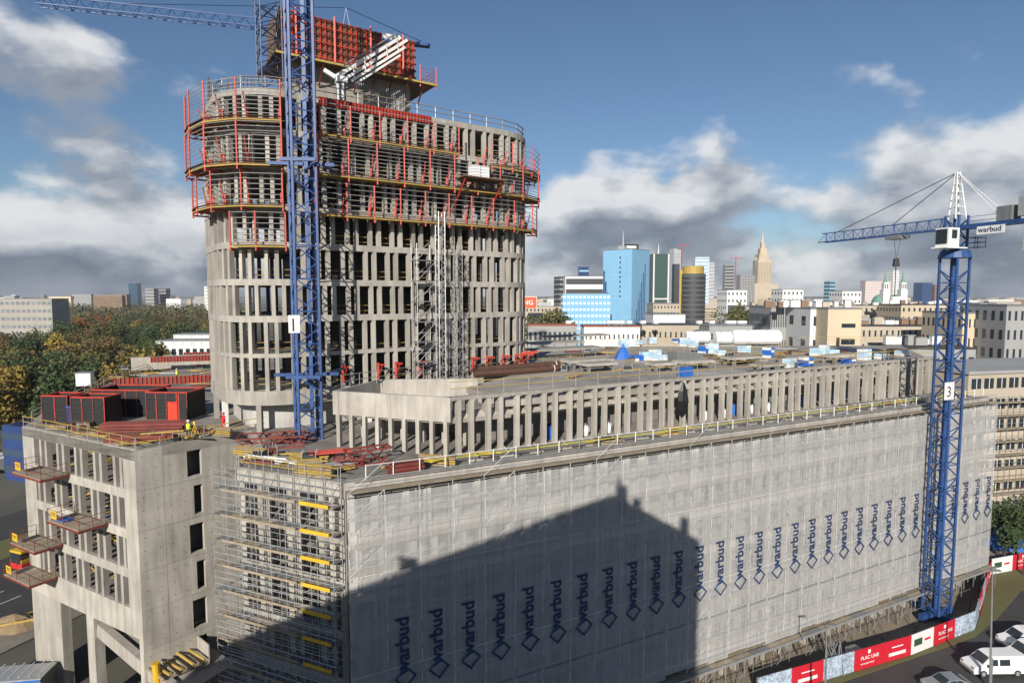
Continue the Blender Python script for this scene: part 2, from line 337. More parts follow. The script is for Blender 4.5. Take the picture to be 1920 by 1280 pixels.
for i in range(nb):
    for r, (za, zb) in enumerate(rows):
        b = MB(); nx, nz = 5, 8; rs = random.Random(i * 7 + r)
        sag = [[(rs.uniform(-.035, .035) + (.06 + .05 * math.sin(i * 2.3 + r)) * math.sin(math.pi * y / nz) + .03 * math.sin(y * 2.1 + i)) if 0 < x < nx else 0.0 for x in range(nx + 1)] for y in range(nz + 1)]
        lo = rs.uniform(-.25, .25) if r == 2 else 0
        for y in range(nz + 1):
            for x in range(nx + 1):
                z = za + (zb + lo - za) * y / nz
                b.v.append(tuple(FRONT.p(i * bay + bay * x / nx, 1.36 + sag[y][x] + (.004 * r), z)))
        for y in range(nz):
            for x in range(nx):
                k = y * (nx + 1) + x; b.f.append((k, k + nx + 1, k + nx + 2, k + 1))
        o = net.mb('net_panel', b, NET)
        for pl in o.data.polygons: pl.use_smooth = True
    hb = MB()                                           # laced seam between strips
    zz = 24.3
    while zz > 3.2:
        hb.beam(FRONT.p(i * bay + rnd.uniform(-.02, .02), 1.385, zz), FRONT.p(i * bay + rnd.uniform(-.02, .02), 1.385, zz - rnd.uniform(.4, 1.5)), .05, .012, FRONT.n.to_3d()); zz -= rnd.uniform(.8, 2.0)
    net.mb('seam', hb, HEM, kind='stuff')
    if 1 <= i:
        for me, s0, z0, rot, nm in ((TM, 1.55, 10.6, math.pi / 2, 'logo_word'), (TU, -1.0, 7.55, 0.03, 'web_address'), (DM1, 1.3, 10.35, 0, 'logo_diamond'), (DM2, 1.3, 10.35, 0, 'logo_accent')):
            o = link(nm, me, net.o)
            offz = {'logo_word': 1.52, 'web_address': 1.515, 'logo_diamond': 1.512, 'logo_accent': 1.524}[nm]
            o.matrix_local = Matrix.Translation(FRONT.p(i * bay + (s0 if nm != 'web_address' else .05), offz, z0) - net.loc) @ face.to_4x4() @ Matrix.Rotation(rot, 4, 'Z')
for z in (18.6, 11.2): net.mb('horizontal_seam', MB().beam(FRONT.p(0, 1.40, z), FRONT.p(FRONT.len, 1.40, z), .012, .045, Vector((0, 0, 1))), HEM)

# ------------------------------------------------------------------ scaffold on the end face
es = T('end_scaffold', 'open tube scaffold with timber decks on the end face of the podium', 'scaffold', LEFTF.p(4, 1, 0))
wrap = Fr((-22.9, 52.5), (-22.9, 46.2))               # return along the recess
sx = [-1.4 + 1.45 * i for i in range(9)]
for t in sx:
    for off in (.35, 1.3): es.tube('standard', LEFTF.p(t, off, -.0), LEFTF.p(t, off, 25.6 + (rnd.random() < .3) * .8), .03, STEEL)
for t in (0, 1.5, 3.0, 4.5):
    for off in (-.4, -1.5): es.tube('standard', wrap.p(t, off - .6, 0), wrap.p(t, off - .6, 25.8), .035, STEEL)
for k in range(12):
    z = 1.6 + 2 * k
    for i in range(8):
        m = BOARD if rnd.random() < .5 else GREY
        es.box('deck', LEFTF.p(sx[i] + .72, .83, z), (1.42, .85, .06), m, LEFTF.rz)
    es.box('toe_board', LEFTF.p(8.6, 1.38, z + .12), (2.6, .05, .26), YEL, LEFTF.rz)
    es.box('toe_board', LEFTF.p(3.2, 1.38, z + .1), (7.4, .04, .18), BOARD, LEFTF.rz)
    for i in range(3): es.box('deck', wrap.p(.75 + 1.5 * i, -1.55, z + .3), (1.46, .95, .06), BOARD if rnd.random() < .6 else GREY, wrap.rz)
    b = MB()
    for dz in (.5, 1.0):
        b.tube(LEFTF.p(sx[0], 1.3, z + dz), LEFTF.p(sx[-1], 1.3, z + dz), .034, 4); b.tube(LEFTF.p(sx[0], .35, z + dz), LEFTF.p(sx[-1], .35, z + dz), .03, 4)
        for off in (-1.0, -2.1): b.tube(wrap.p(0, off, z + .3 + dz), wrap.p(4.5, off, z + .3 + dz), .024, 4)
    for i, t in enumerate(sx):
        b.tube(LEFTF.p(t, .35, z), LEFTF.p(t, 1.3, z), .024, 4)
        if (i + k) % 2 == 0 and i < 8: b.tube(LEFTF.p(t, 1.33, z), LEFTF.p(sx[i + 1], 1.33, z + 2), .024, 4)
    b.tube(LEFTF.p(sx[0], .3, z), LEFTF.p(sx[0], 1.4, z + 1.9), .024, 4)
    for i in range(3): b.tube(wrap.p(1.5 * i, -2.12, z + .3), wrap.p(1.5 * i + 1.5, -2.12, z + 2.3), .024, 4)
    for dz in (1.5,):
        b.tube(LEFTF.p(sx[0], 1.3, z + dz), LEFTF.p(sx[-1], 1.3, z + dz), .024, 4); b.tube(LEFTF.p(sx[0], .35, z + dz), LEFTF.p(sx[-1], .35, z + dz), .024, 4)
    for i in range(0, 8): b.tube(LEFTF.p(sx[i], .33 + .97 * (i % 2), z), LEFTF.p(sx[i + 1], 1.3 - .97 * (i % 2), z + .05), .024, 4); b.tube(LEFTF.p(sx[i] + .7, 1.3, z), LEFTF.p(sx[i] + .7, 1.3, z + 1.05), .02, 4)
    for q_ in range(2): b.tube(wrap.p(-.2, -1.0 - 1.1 * q_, z + 1.9), wrap.p(4.7, -1.0 - 1.1 * q_, z + 1.9), .024, 4); b.tube(wrap.p(4.4, -1.0, z + 1.3 + .5 * q_), wrap.p(4.4, -2.2, z + .4 + .5 * q_), .024, 4)
    es.mb('tubes', b, STEEL, kind='stuff')

# ================================================================== corner block on the left street
cb = T('corner_block', 'bare concrete corner block with tall ground floor openings beside the street', 'building', (LB.x, LB.y, -1.5))
ZB = 10.3
for k in range(5):
    z = ZR - FL * k
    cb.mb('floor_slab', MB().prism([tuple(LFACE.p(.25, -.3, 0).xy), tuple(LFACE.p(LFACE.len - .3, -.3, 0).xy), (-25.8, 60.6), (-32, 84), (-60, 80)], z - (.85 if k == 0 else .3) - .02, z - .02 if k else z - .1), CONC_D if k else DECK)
    zb = z - .85 if k < 4 else z - 2.6
    z += .07 if k == 0 else 0
    cb.mb('band', MB().beam(LFACE.p(0, -.2, (z + zb) / 2), LFACE.p(LFACE.len, -.2, (z + zb) / 2), .4, z - zb, Vector((0, 0, 1))), CONC_L)
    if k == 4: break
    z -= .07 if k == 0 else 0
    z0, z1 = z - FL + .002, z - .852
    cb.box('pier', LFACE.p(1.15, -.25, (z0 + z1) / 2), (2.3, .5, z1 - z0), CONC_L, LFACE.rz)
    cb.box('pier', LFACE.p(LFACE.len - .95, -.25, (z0 + z1) / 2), (1.9, .5, z1 - z0), CONC_L, LFACE.rz)
    t = 3.5 + (k % 2) * -.7
    while t < LFACE.len - 2.4:
        for dt in (0, 1.05):
            if t + dt < LFACE.len - 2.2: cb.box('column', LFACE.p(t + dt, -.28, (z0 + z1) / 2), (.4, .5, z1 - z0), CONC, LFACE.rz)
        t += 3.3
# ground floor of the block
zl = ZR - FL * 4 - 2.6
for t0, t1 in ((0, 5.8), (10.6, 11.9), (LFACE.len - .6, LFACE.len)):
    cb.box('pier', LFACE.p((t0 + t1) / 2, -.45, (zl - 1.5) / 2), (t1 - t0, .9, zl + 1.5), CONC_L, LFACE.rz)
cb.mb('ramp_beam', MB().beam(LFACE.p(11.9, -.6, 6.4), LFACE.p(LFACE.len + 4.5, -.6, 3.6), .7, 1.3, Vector((0, 0, 1))), CONC_L)
cb.mb('ramp_slab', MB().beam(LFACE.p(11.9, -3.2, 6.6), LFACE.p(LFACE.len + 4.5, -3.2, 3.8), 5, .3, Vector((0, 0, 1))), CONC)
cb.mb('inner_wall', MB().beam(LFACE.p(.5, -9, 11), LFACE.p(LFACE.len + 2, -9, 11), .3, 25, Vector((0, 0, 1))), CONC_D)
cb.tube('round_column', RFACE.p(1.5, 1.0, -1.5), RFACE.p(1.5, 1.0, 3.2), .45, CONC)
# the blank wall with its panels and window slots
for k in range(7):
    z1 = ZR - FL * k - .01; z0 = z1 - FL + .03
    if k == 6: z0 = -1.5
    s0 = 4.3 if k % 2 == 0 else 4.8
    segs = [(0.0, 2.2), (2.23, s0), (5.6, 8.6), (8.63, 16)]
    for a, c in segs: cb.box('wall_panel', RFACE.p((a + c) / 2, -.2, (z0 + z1) / 2), (c - a, .4 + rnd.uniform(-.012, .012), z1 - z0), CONC_L, RFACE.rz)
    th = MB()
    for a in (.5, 1.7, 2.8, 3.9, 6.3, 7.8):
        for zz in (.6, 1.8, 3.0): th.box(RFACE.p(a, .012, z0 + zz), (.06, .02, .06), RFACE.rz)
    cb.mb('tie_holes', th, DARK, kind='stuff')
    cb.box('lintel', RFACE.p((s0 + 5.6) / 2, -.2, z1 - .3), (5.6 - s0, .38, .58), CONC_L, RFACE.rz)
    cb.box('sill', RFACE.p((s0 + 5.6) / 2, -.2, z0 + .15), (5.6 - s0, .38, .3), CONC_L, RFACE.rz)
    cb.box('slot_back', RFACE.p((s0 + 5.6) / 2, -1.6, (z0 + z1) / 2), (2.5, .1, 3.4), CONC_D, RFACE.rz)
# clutter of props and timber inside the open floors
for k in range(4):
    z = ZR - FL * (k + 1); b = MB(); b2 = MB()
    for i in range(26):
        p = LFACE.p(rnd.uniform(2.5, 19), rnd.uniform(-5.5, -1.2), z + rnd.uniform(.05, .5)); a = rnd.uniform(0, 6.3); l = rnd.uniform(.6, 1.6)
        (b if i % 2 else b2).beam(p - Vector((math.cos(a) * l, math.sin(a) * l, rnd.uniform(-.3, .3))), p + Vector((math.cos(a) * l, math.sin(a) * l, rnd.uniform(-.3, .3))), .14, .1)
    cb.mb('stored_timber', b, TIMBER, kind='stuff'); cb.mb('stored_formwork', b2, DARK, kind='stuff')
    for t in (5, 9, 13, 17): cb.tube('round_column', LFACE.p(t, -4.5, z), LFACE.p(t, -4.5, z + FL - .8), .3, CONC)
bx = T('blue_skip', 'blue metal container standing on an open floor of the corner block', 'container', LFACE.p(14.6, -2.3, ZR - 2 * FL))
bx.box('body', LFACE.p(14.6, -2.3, ZR - 2 * FL + .85), (2.6, 1.3, 1.6), BLUEP, LFACE.rz); bx.box('lid', LFACE.p(14.6, -2.3, ZR - 2 * FL + 1.7), (2.7, 1.4, .1), BLUEP, LFACE.rz)
# loading platforms
def platform(t, k, w, label):
    z = ZR - FL * k + .05; c = LFACE.p(t, .2, z)
    p = T('loading_platform', label, 'platform', c, 'loading platforms on the corner block')
    p.box('deck', LFACE.p(t, 1.0, z), (w, 2.9, .1), BOARD, LFACE.rz)
    for o in (-.3, 2.4): p.box('frame_beam', LFACE.p(t, o, z - .14), (w + .1, .14, .2), DRED, LFACE.rz)
    for s in (-1, 1): p.box('frame_beam', LFACE.p(t + s * w / 2, 1.05, z - .14), (.14, 2.9, .22), DRED, LFACE.rz)
    for s, o in ((-1, .2), (-1, 1.3), (-1, 2.4), (0, 2.4), (1, 2.4), (1, 1.3), (1, .2)): p.tube('post', LFACE.p(t + s * w / 2, o, z), LFACE.p(t + s * w / 2, o, z + 1.15), .03, DRED)
    for dz in (.55, 1.1):
        p.tube('rail', LFACE.p(t - w / 2, 2.4, z + dz), LFACE.p(t + w / 2, 2.4, z + dz), .022, DRED)
        for s in (-1, 1): p.tube('rail', LFACE.p(t + s * w / 2, .2, z + dz), LFACE.p(t + s * w / 2, 2.4, z + dz), .022, DRED)
    p.box('warning_sign', LFACE.p(t - w * .28, 2.45, z + .75), (1.0, .04, .75), YEL, LFACE.rz)
    sg = p.mb('sign_lines', MB().box(LFACE.p(t - w * .28, 2.48, z + .9), (.7, .02, .08), LFACE.rz).box(LFACE.p(t - w * .28, 2.48, z + .7), (.55, .02, .06), LFACE.rz), DARK)
platform(6.3, 1, 5.4, 'dark red loading platform below the top row of openings')
platform(12.6, 2, 5.4, 'dark red loading platform with a blue sheet under its yellow sign')
platform(4.6, 3, 4.8, 'dark red loading platform just above the lowest platform')
platform(3.0, 4, 5.2, 'lowest dark red loading platform at the foot of the open floors')
tp = T('blue_sheet', 'crumpled blue plastic sheet lying on a loading platform', 'sheet', LFACE.p(11.2, 1.4, ZR - 2 * FL + .1))
bb = MB(); 
for i in range(7): bb.beam(LFACE.p(10.6 + .22 * i, 1.3, ZR - 2 * FL + .14 + .1 * (i % 2)), LFACE.p(10.8 + .22 * i, 2.2, ZR - 2 * FL + .2 + .08 * ((i + 1) % 2)), .3, .04)
tp.mb('fold', bb, BLUEP)
# yellow rubbish chute
ch = T('rubbish_chute', 'yellow segmented rubbish chute hanging at the foot of the blank wall', 'chute', RFACE.p(.8, 1.6, -1.5))
prev = RFACE.p(.4, 1.5, 6.2)
for i in range(7):
    nx_ = prev + Vector((.06, -.03, -1.0)); ch.mb('segment', MB().tube(prev, nx_ + Vector((0, 0, -.12)), .36, 10, .27), YEL); prev = nx_
rt = T('platform_timbers', 'loose timber formwork platform beside the yellow chute', 'formwork', RFACE.p(2, 1.2, 4))
for i in range(8): rt.beam('beam', RFACE.p(.2 + i * .5, .1, 5.2 + .15 * (i % 3)), RFACE.p(.6 + i * .5, 2.6, 5.0 + .2 * (i % 2)), .12, TIMBER if i % 2 else BOARD, .2)
rt.box('upright_panel', RFACE.p(4.6, 1.2, 4.5), (.1, 2.4, 3.6), CONC_L, RFACE.rz); rt.box('ledge', RFACE.p(2.6, 1.2, 4.7), (4, 2.2, .12), BOARD, RFACE.rz)

# ------------------------------------------------------------------ guard rails
def guardrail(name, label, pts, posts, rail_m, h=1.15, post_m=STEEL, board=True, nrail=2, group=None, toe=None, r=.028):
    t = T(name, label, 'guardrail', pts[0], group)
    for a, c in zip(pts[:-1], pts[1:]):
        a, c = Vector(a), Vector(c); n = max(1, round((c - a).length / posts))
        for i in range(n + 1): q = a + (c - a) * i / n; t.tube('post', q, q + Vector((0, 0, h)), r, post_m)
        for j in range(nrail):
            z = Vector((0, 0, h * (1 - j * .46) - .06))
            if board: t.beam('rail', a + z, c + z + Vector((0, 0, rnd.uniform(-.04, .04))), .16, rail_m, .04)
            else: t.tube('rail', a + z, c + z, .024, rail_m)
        if toe: t.beam('toe_board', a + Vector((0, 0, .18)), c + Vector((0, 0, .18)), .34, toe, .03)
    return t
z25 = Vector((0, 0, ZR))
guardrail('guardrail', 'white steel guardrail with grey toe board along the netted roof edge', [FRONT.p(1.6, -.15, ZR), FRONT.p(20, -.15, ZR), FRONT.p(40, -.15, ZR), FRONT.p(62, -.15, ZR), FRONT.p(83, -.15, ZR)], 2.1, WHITE, 1.2, WHITE, False, 1, toe=GREY, r=.045)
guardrail('guardrail', 'yellow rope-like rail running behind the white roof edge railing', [FRONT.p(4, -.7, ZR), FRONT.p(82, -.7, ZR)], 4.2, mat('lime_rail', (.62, .60, .05), .6, .2, 2), .8, GREY, True, 1)
guardrail('guardrail', 'yellow board guardrail around the end of the podium roof', [LEFTF.p(0, -.1, ZR), LEFTF.p(5, -.1, ZR), LEFTF.p(9.6, -.1, ZR)], 1.8, TIMBER)
guardrail('guardrail', 'yellow board guardrail on the street edge of the corner block', [LFACE.p(-.0, -.15, ZR), LFACE.p(7, -.15, ZR), LFACE.p(14, -.15, ZR), LFACE.p(LFACE.len - .2, -.15, ZR)], 2.0, TIMBER)
guardrail('guardrail', 'timber board guardrail above the blank wall of the corner block', [RFACE.p(.2, -.2, ZR), RFACE.p(6, -.2, ZR), RFACE.p(12, -.2, ZR)], 2.2, TIMBER)
guardrail('guardrail', 'long timber guardrail on the far roof edge towards the park', [W(60, 790, 25), W(205, 718, 25), W(312, 680, 25)], 3, BOARD)
# ================================================================== penthouse storey on the podium
pL, pC, pR = Vector((-15.77, 53.97)), Vector((-5.24, 50.56)), Vector((59.3, 84.84))
PF = Fr(pC, pR); PL = Fr(pL, pC)
ZP = 30.0
ph = T('penthouse_storey', 'set-back top storey of slender concrete columns on the podium roof', 'building', (pC.x, pC.y, ZR))
pb = [tuple(PL.p(.1, -.3, 0).xy), tuple(PF.p(.1, -.3, 0).xy), tuple(PF.p(PF.len - .2, -.3, 0).xy), tuple(W(1690, 640, 30).xy), tuple(W(1015, 642, 30).xy), (2.5, 76)]
hole = Fr(PL.p(3, -1.2, 0), PL.p(9.5, -1.2, 0))
ph.mb('roof_slab', MB().prism([tuple(PF.p(5.5, -.3, 0).xy), tuple(PF.p(PF.len - .2, -.3, 0).xy), pb[3], pb[4], pb[5], tuple(PF.p(5.5, -9, 0).xy)], ZP - 1.3, ZP - .75), DECK)
ph.mb('lower_slab', MB().prism([tuple(PL.p(.1, -.3, 0).xy), tuple(PF.p(.1, -.3, 0).xy), tuple(PF.p(6, -.3, 0).xy), tuple(PF.p(6, -9, 0).xy), tuple(PL.p(.1, -8, 0).xy)], ZP - 2.3, ZP - 2.0), DECK)
ph.mb('end_parapet', MB().beam(PL.p(-.2, -.15, ZP - 1.05), PL.p(PL.len + .1, -.15, ZP - 1.05), .3, 2.1, Vector((0, 0, 1))).beam(PL.p(-.1, -.3, ZP - 1.0), PL.p(-.1, -8, ZP - 1.0), .3, 2.0, Vector((0, 0, 1))).beam(PL.p(0, -8, ZP - .9), PF.p(7, -9.5, ZP - .9), .3, 1.8, Vector((0, 0, 1))), CONC_L)
for t in (0.4, 5.6): ph.mb('parapet_joint', MB().beam(PL.p(t, .004, ZP - 2.1), PL.p(t, .004, ZP), .02, .04), CONC_D)
ph.mb('edge_beam', MB().beam(PF.p(0, -.25, ZP - .16), PF.p(PF.len, -.25, ZP - .16), .5, .32, Vector((0, 0, 1))), CONC)
ph.mb('sunk_beam', MB().beam(PF.p(0.2, -1.35, ZP - 2.0), PF.p(PF.len, -1.35, ZP - 2.0), .35, .9, Vector((0, 0, 1))), CONC_L)
ph.mb('sloped_panel', MB().beam(PF.p(.2, -.85, ZP - 1.85), PF.p(PF.len, -.85, ZP - 1.85), .85, .12, Vector((0.2, -.4, .9))), CONC_L)
n = 60; t = .9; j = 0
while t < PF.len:
    ph.box('column', PF.p(t, -.2, (ZR + ZP - .33) / 2), (.36, .5, ZP - .33 - ZR), CONC_L, PF.rz); ph.box('fin', PF.p(t, -.85, ZP - 1.0), (.2, .8, 1.3), CONC, PF.rz); j += 1
    t += 1.18 if j % 2 else 1.62
for i in range(9): ph.box('column', PL.p(.3 + i * 1.3, -.2, (ZR + ZP - 2.1) / 2), (.34, .4, ZP - 2.1 - ZR), CONC_L, PL.rz)
for i in range(6): ph.box('column', PL.p(.3 + i * 2.1, -4.2, (ZR + ZP - 2.1) / 2), (.34, .4, ZP - 2.1 - ZR), CONC, PL.rz)
ph.mb('block_wall', MB().beam(PF.p(3.5, -3.6, 26.4), PF.p(PF.len, -3.6, 26.4), .25, 2.7, Vector((0, 0, 1))).beam(PF.p(3.5, -3.6, 26.4), PF.p(3.5, -12, 26.4), .25, 2.7, Vector((0, 0, 1))), mat('grey_blockwork', (.20, .195, .19), .95, .3, .8))
for i in range(9): ph.mb('block_course', MB().beam(PF.p(3.5, -3.47, 25.25 + .28 * i), PF.p(PF.len, -3.47, 25.25 + .28 * i), .02, .03, Vector((0, 0, 1))), CONC_D)
guardrail('guardrail', 'double yellow board guardrail along the front edge of the penthouse roof', [PF.p(.3, -.45, ZP), PF.p(18, -.45, ZP), PF.p(36, -.45, ZP), PF.p(54, -.45, ZP), PF.p(PF.len, -.45, ZP)], 2.6, TIMBER, 1.25)
guardrail('guardrail', 'timber guardrail behind the brown pipes on the penthouse roof', [W(900, 700, 29.3), W(1180, 668, 29.3), W(1480, 652, 29.3)], 2.6, TIMBER)
guardrail('guardrail', 'yellow guardrail along the far edge of the penthouse roof', [W(1020, 650, 29.3), W(1330, 642, 29.3), W(1680, 642, 29.3)], 3, TIMBER)
guardrail('guardrail', 'grey tube guardrail between the tower and the penthouse parapet', [W(640, 728, 29.8), W(820, 702, 29.8), W(990, 684, 29.8)], 2.2, GREY, 1.3, STEEL, True, 2)
# shelter decks beside the tower foot
for i, (u, v, w_) in enumerate(((1040, 655, 10), (1060, 668, 12), (1080, 640, 14))):
    q = W(u, v, 29.4); st = T('slab_formwork_deck', ['grey slab formwork deck on props beside the tower', 'wide grey formwork table edge with hanging rails near the tower', 'pale far formwork deck behind the tower foot'][i], 'formwork', q)
    st.box('deck', q + Vector((0, 0, 1.2)), (w_, 3.5, .25), CONC, .5)
    for k in range(5): st.tube('prop', q + Vector((math.cos(.5) * (k - 2) * w_ / 4.4, math.sin(.5) * (k - 2) * w_ / 4.4, 0)), q + Vector((math.cos(.5) * (k - 2) * w_ / 4.4, math.sin(.5) * (k - 2) * w_ / 4.4, 1.1)), .05, STEEL)

# ================================================================== the tower
P0 = Vector((-16.48, 63.68)); TD = Vector((.828, .561)); TN = Vector((.561, -.828))
R_ = 6.2; S0, S1, WID = -5.6, 18.65, 19.0
def outline(off=0.0, step=.8):
    """closed outline of the rounded tower plan, counter-clockwise from the left end of the front"""
    r = R_ + off; pts = []
    cs = [(S0, -R_), (S1, -R_), (S1, -(WID - R_)), (S0, -(WID - R_))]          # (s, off) arc centres
    angs = [(-math.pi, -math.pi / 2), (-math.pi / 2, 0), (0, math.pi / 2), (math.pi / 2, math.pi)]
    for (cs_, co), (a0, a1) in zip(cs, angs):
        m = max(4, int(R_ * (math.pi / 2) / step))
        for i in range(m + 1):
            a = a0 + (a1 - a0) * i / m
            s = cs_ + r * math.cos(a); o = co - r * math.sin(a)
            q = P0 + TD * s + TN * o; pts.append(Vector((q.x, q.y)))
    return pts
def walk(pts, closed=True):
    L = [0]; q = pts + ([pts[0]] if closed else [])
    for a, c in zip(q[:-1], q[1:]): L.append(L[-1] + (c - a).length)
    return q, L
def at_len(q, L, s):
    s %= L[-1]
    for i in range(len(L) - 1):
        if L[i + 1] >= s:
            f = (s - L[i]) / max(1e-6, L[i + 1] - L[i]); p = q[i] + (q[i + 1] - q[i]) * f; d = (q[i + 1] - q[i]).normalized()
            return p, d
def ring(b, off_o, off_i, z0, z1):
    a, c = outline(off_o), outline(off_i); n = len(a); k = len(b.v)
    for z in (z0, z1):
        for q in a: b.v.append((q.x, q.y, z))
        for q in c: b.v.append((q.x, q.y, z))
    for i in range(n):
        j = (i + 1) % n
        b.f += [(k + i, k + j, k + 2 * n + j, k + 2 * n + i), (k + n + j, k + n + i, k + 3 * n + i, k + 3 * n + j), (k + 2 * n + i, k + 2 * n + j, k + 3 * n + j, k + 3 * n + i), (k + j, k + i, k + n + i, k + n + j)]
    return b
tw = T('concrete_tower', 'unfinished rounded concrete tower ringed with slender columns', 'building', (P0.x, P0.y, ZR))
levels = [29.0 + 3.58 * i for i in range(9)]            # 29.0 ... 57.6
oq, oL = walk(outline(-.28)); PER = oL[-1]
hidden = MB(); ncol = 0
for i, z in enumerate(levels):
    bh = .62 if i != 1 else .4
    if i == 0: tw.mb('base_band', ring(MB(), 0, -.9, z - 1.3, z + .1), CONC_L)
    else: tw.mb('slab_band', ring(MB(), 0, -.75, z - bh / 2, z + bh / 2), CONC_L if i % 2 else CONC)
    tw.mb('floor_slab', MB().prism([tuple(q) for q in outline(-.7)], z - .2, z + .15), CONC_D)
    if i == 8: break
    z0 = z + (bh / 2 if i else .1); z1 = levels[i + 1] - (.62 if i + 1 != 1 else .4) / 2
    sh = [0, 0, .75, .2, .75, 0, .6, .1][i]; s = sh; j = 0
    while s < PER - .7:
        p, d = at_len(oq, oL, s); nrm = Vector((d.y, -d.x))
        vis = nrm.dot(-p.normalized()) > -.12
        c = (p.x, p.y, (z0 + z1) / 2); size = (.37, .54, z1 - z0 + .02); rz = math.atan2(d.y, d.x)
        if vis and ncol < 300: tw.box('column', c, size, CONC if rnd.random() < .5 else CONC_L, rz); ncol += 1
        else: hidden.box(c, size, rz)
        j += 1; s += 1.5 if j % 2 else .95
    # timber safety boards between the columns
    b = MB(); q2, L2 = walk(outline(-.8, 2.0))
    for a, c in zip(q2[:-1], q2[1:]):
        for dz in (.55, 1.1):
            if rnd.random() < .8: b.beam((a.x, a.y, z + .15 + dz), (c.x, c.y, z + .15 + dz), .15, .04, Vector((0, 0, 1)))
    tw.mb('safety_board', b, TIMBER, kind='stuff')
tw.mb('column', hidden, CONC, kind='stuff')
for i in range(18):                                     # storey under the base band
    p, d = at_len(oq, oL, i * PER / 18); tw.box('column', (p.x, p.y, 26.3), (.5, .5, 2.8), CONC if i % 3 else WHITE, math.atan2(d.y, d.x))
tw.mb('base_wall', MB().prism([tuple(q) for q in outline(-2.2)], ZR, 27.7), mat('white_blockwork', (.5, .49, .46), .9, .3, .5))
def tp_(s, off, z): q = P0 + TD * s + TN * off; return Vector((q.x, q.y, z))
tw.mb('core', MB().prism([tuple(tp_(a, o, 0).xy) for a, o in ((-3.5, -3.6), (11.2, -3.6), (11.2, -14), (-3.5, -14))], 29, 57), BLACK)  # core coloured black so the openings between columns look deep in shade
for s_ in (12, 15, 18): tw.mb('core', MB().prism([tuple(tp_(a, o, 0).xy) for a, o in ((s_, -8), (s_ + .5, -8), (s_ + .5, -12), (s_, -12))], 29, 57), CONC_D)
# rebar sticking out of the top
rb = T('rebar_starters', 'bundle of bare rebar rods standing on the rounded end of the tower', 'rebar', (*outline(-.3)[2], 57.8))
for i in range(26):
    p, d = at_len(oq, oL, PER - 4 + .33 * i if i < 16 else i * .4 - 4); h_ = 3.4 - 2.2 * min(1, i / 9) + rnd.uniform(-.3, .3)
    rb.tube('rod', (p.x, p.y, 57.8), (p.x + rnd.uniform(-.25, .25), p.y + rnd.uniform(-.2, .2), 57.8 + max(.7, h_)), .055, mat('rebar', (.12, .085, .07), .8, .3, 2))
gp = [q for q in outline(-.2, 2.2)]
top_pts = [Vector((q.x, q.y, 57.95)) for q in gp[:1] + gp[1:18]]
guardrail('guardrail', 'timber and tube guardrail around the top slab of the tower', top_pts, 2.2, BOARD, 1.25, STEEL, True, 2)
# red steel formwork edge on the top storey front
ef = T('edge_formwork', 'low red ribbed edge formwork along the tower top front', 'formwork', tp_(2, 0, 57))
for i in range(34): ef.box('rib', tp_(-3 + i * .36, .12, 57.55), (.09, .2, .8), RED, math.atan2(TD.y, TD.x))
ef.beam('sheet', tp_(-3.1, .02, 57.55), tp_(9.2, .02, 57.55), .06, DRED, .78)

# ------------------------------------------------------------------ red protection platforms
def screen(label, s_from, s_to, z, out=2.0, hgt=3.9, rails=9, down=.0, struts=True):
    """platform hung round the tower between two arc lengths of the outline (outline starts at the left end)"""
    t = T('protection_platform', label, 'platform', (*at_len(oq, oL, s_from)[0], z), 'red protection platforms round the tower')
    oo, ol = walk(outline(0)); n = max(1, round((s_to - s_from) / 3.0)); pts_o = []; pts_i = []
    for i in range(n + 1):
        s = s_from + (s_to - s_from) * i / n; p, d = at_len(oo, ol, s); nr = Vector((d.y, -d.x))
        pts_o.append(p + nr * out); pts_i.append(p + nr * .12)
    v3 = lambda q, zz: Vector((q.x, q.y, zz))
    for i in range(n):
        a, c, ai, ci = pts_o[i], pts_o[i + 1], pts_i[i], pts_i[i + 1]
        t.mb('deck', MB().prism([tuple(ai), tuple(a), tuple(c), tuple(ci)], z, z + .07), PLY)
        t.beam('edge_beam', v3(a, z - .12), v3(c, z - .12), .2, TIMBER, .1)
        mid = (a + ai) / 2; mic = (c + ci) / 2; t.beam('joist', v3(mid, z - .12), v3(mic, z - .12), .18, TIMBER, .1)
        t.beam('toe_board', v3(a, z + .22), v3(c, z + .22), .34, PLY, .03)
        for r in range(rails): t.tube('rail', v3(a, z + .5 + r * (hgt - .6) / (rails - 1)), v3(c, z + .5 + r * (hgt - .6) / (rails - 1)), .036, STEEL)
    for i in range(n + 1):
        a, ai = pts_o[i], pts_i[i]
        t.beam('post', v3(a, z - .55 - down), v3(a, z + hgt), .13, RED)
        t.beam('bracket', v3(ai, z - .3), v3(a, z - .3), .12, RED, .16)
        if struts: t.beam('strut', v3(ai, z + .1), v3(ai + (a - ai) * .35, z + hgt * .75), .1, RED); t.beam('foot', v3(ai, z + .05), v3(ai, z + 1.4), .26, RED, .2)
    return t
# arc lengths: 0 = left end wall ; front begins near 9.7 ; right corner 34..44
FA, FB = 9.74, 33.99
screen('upper red protection platform around the rounded tower end', -3, FA - 1.2, 54.7, 2.0, 3.6)
screen('middle red protection platform around the rounded tower end', -3, FA - 1.2, 50.6, 2.1, 3.9)
screen('lower red protection platform around the rounded tower end', -3.0, FA - 1.2, 46.9, 1.6, 3.5, 7)
screen('small red platform hung lowest on the rounded tower end', 4.2, FA - 1.0, 43.2, 1.1, 3.2, 6, struts=False)
screen('upper red protection platform along the long tower front', FA + 2.0, FA + 17.2, 54.0, 1.9, 3.0, 6)
screen('long middle red protection platform along the tower front', FA + 1.8, FA + 31.5, 50.2, 1.9, 3.6)
screen('lower red protection platform along the tower front', FA + 1.8, FA + 30.5, 46.4, 1.5, 3.2, 6)
screen('upper red platform wrapping the far rounded tower corner', FA + 21.5, FA + 32.5, 53.2, 1.8, 3.0, 5)
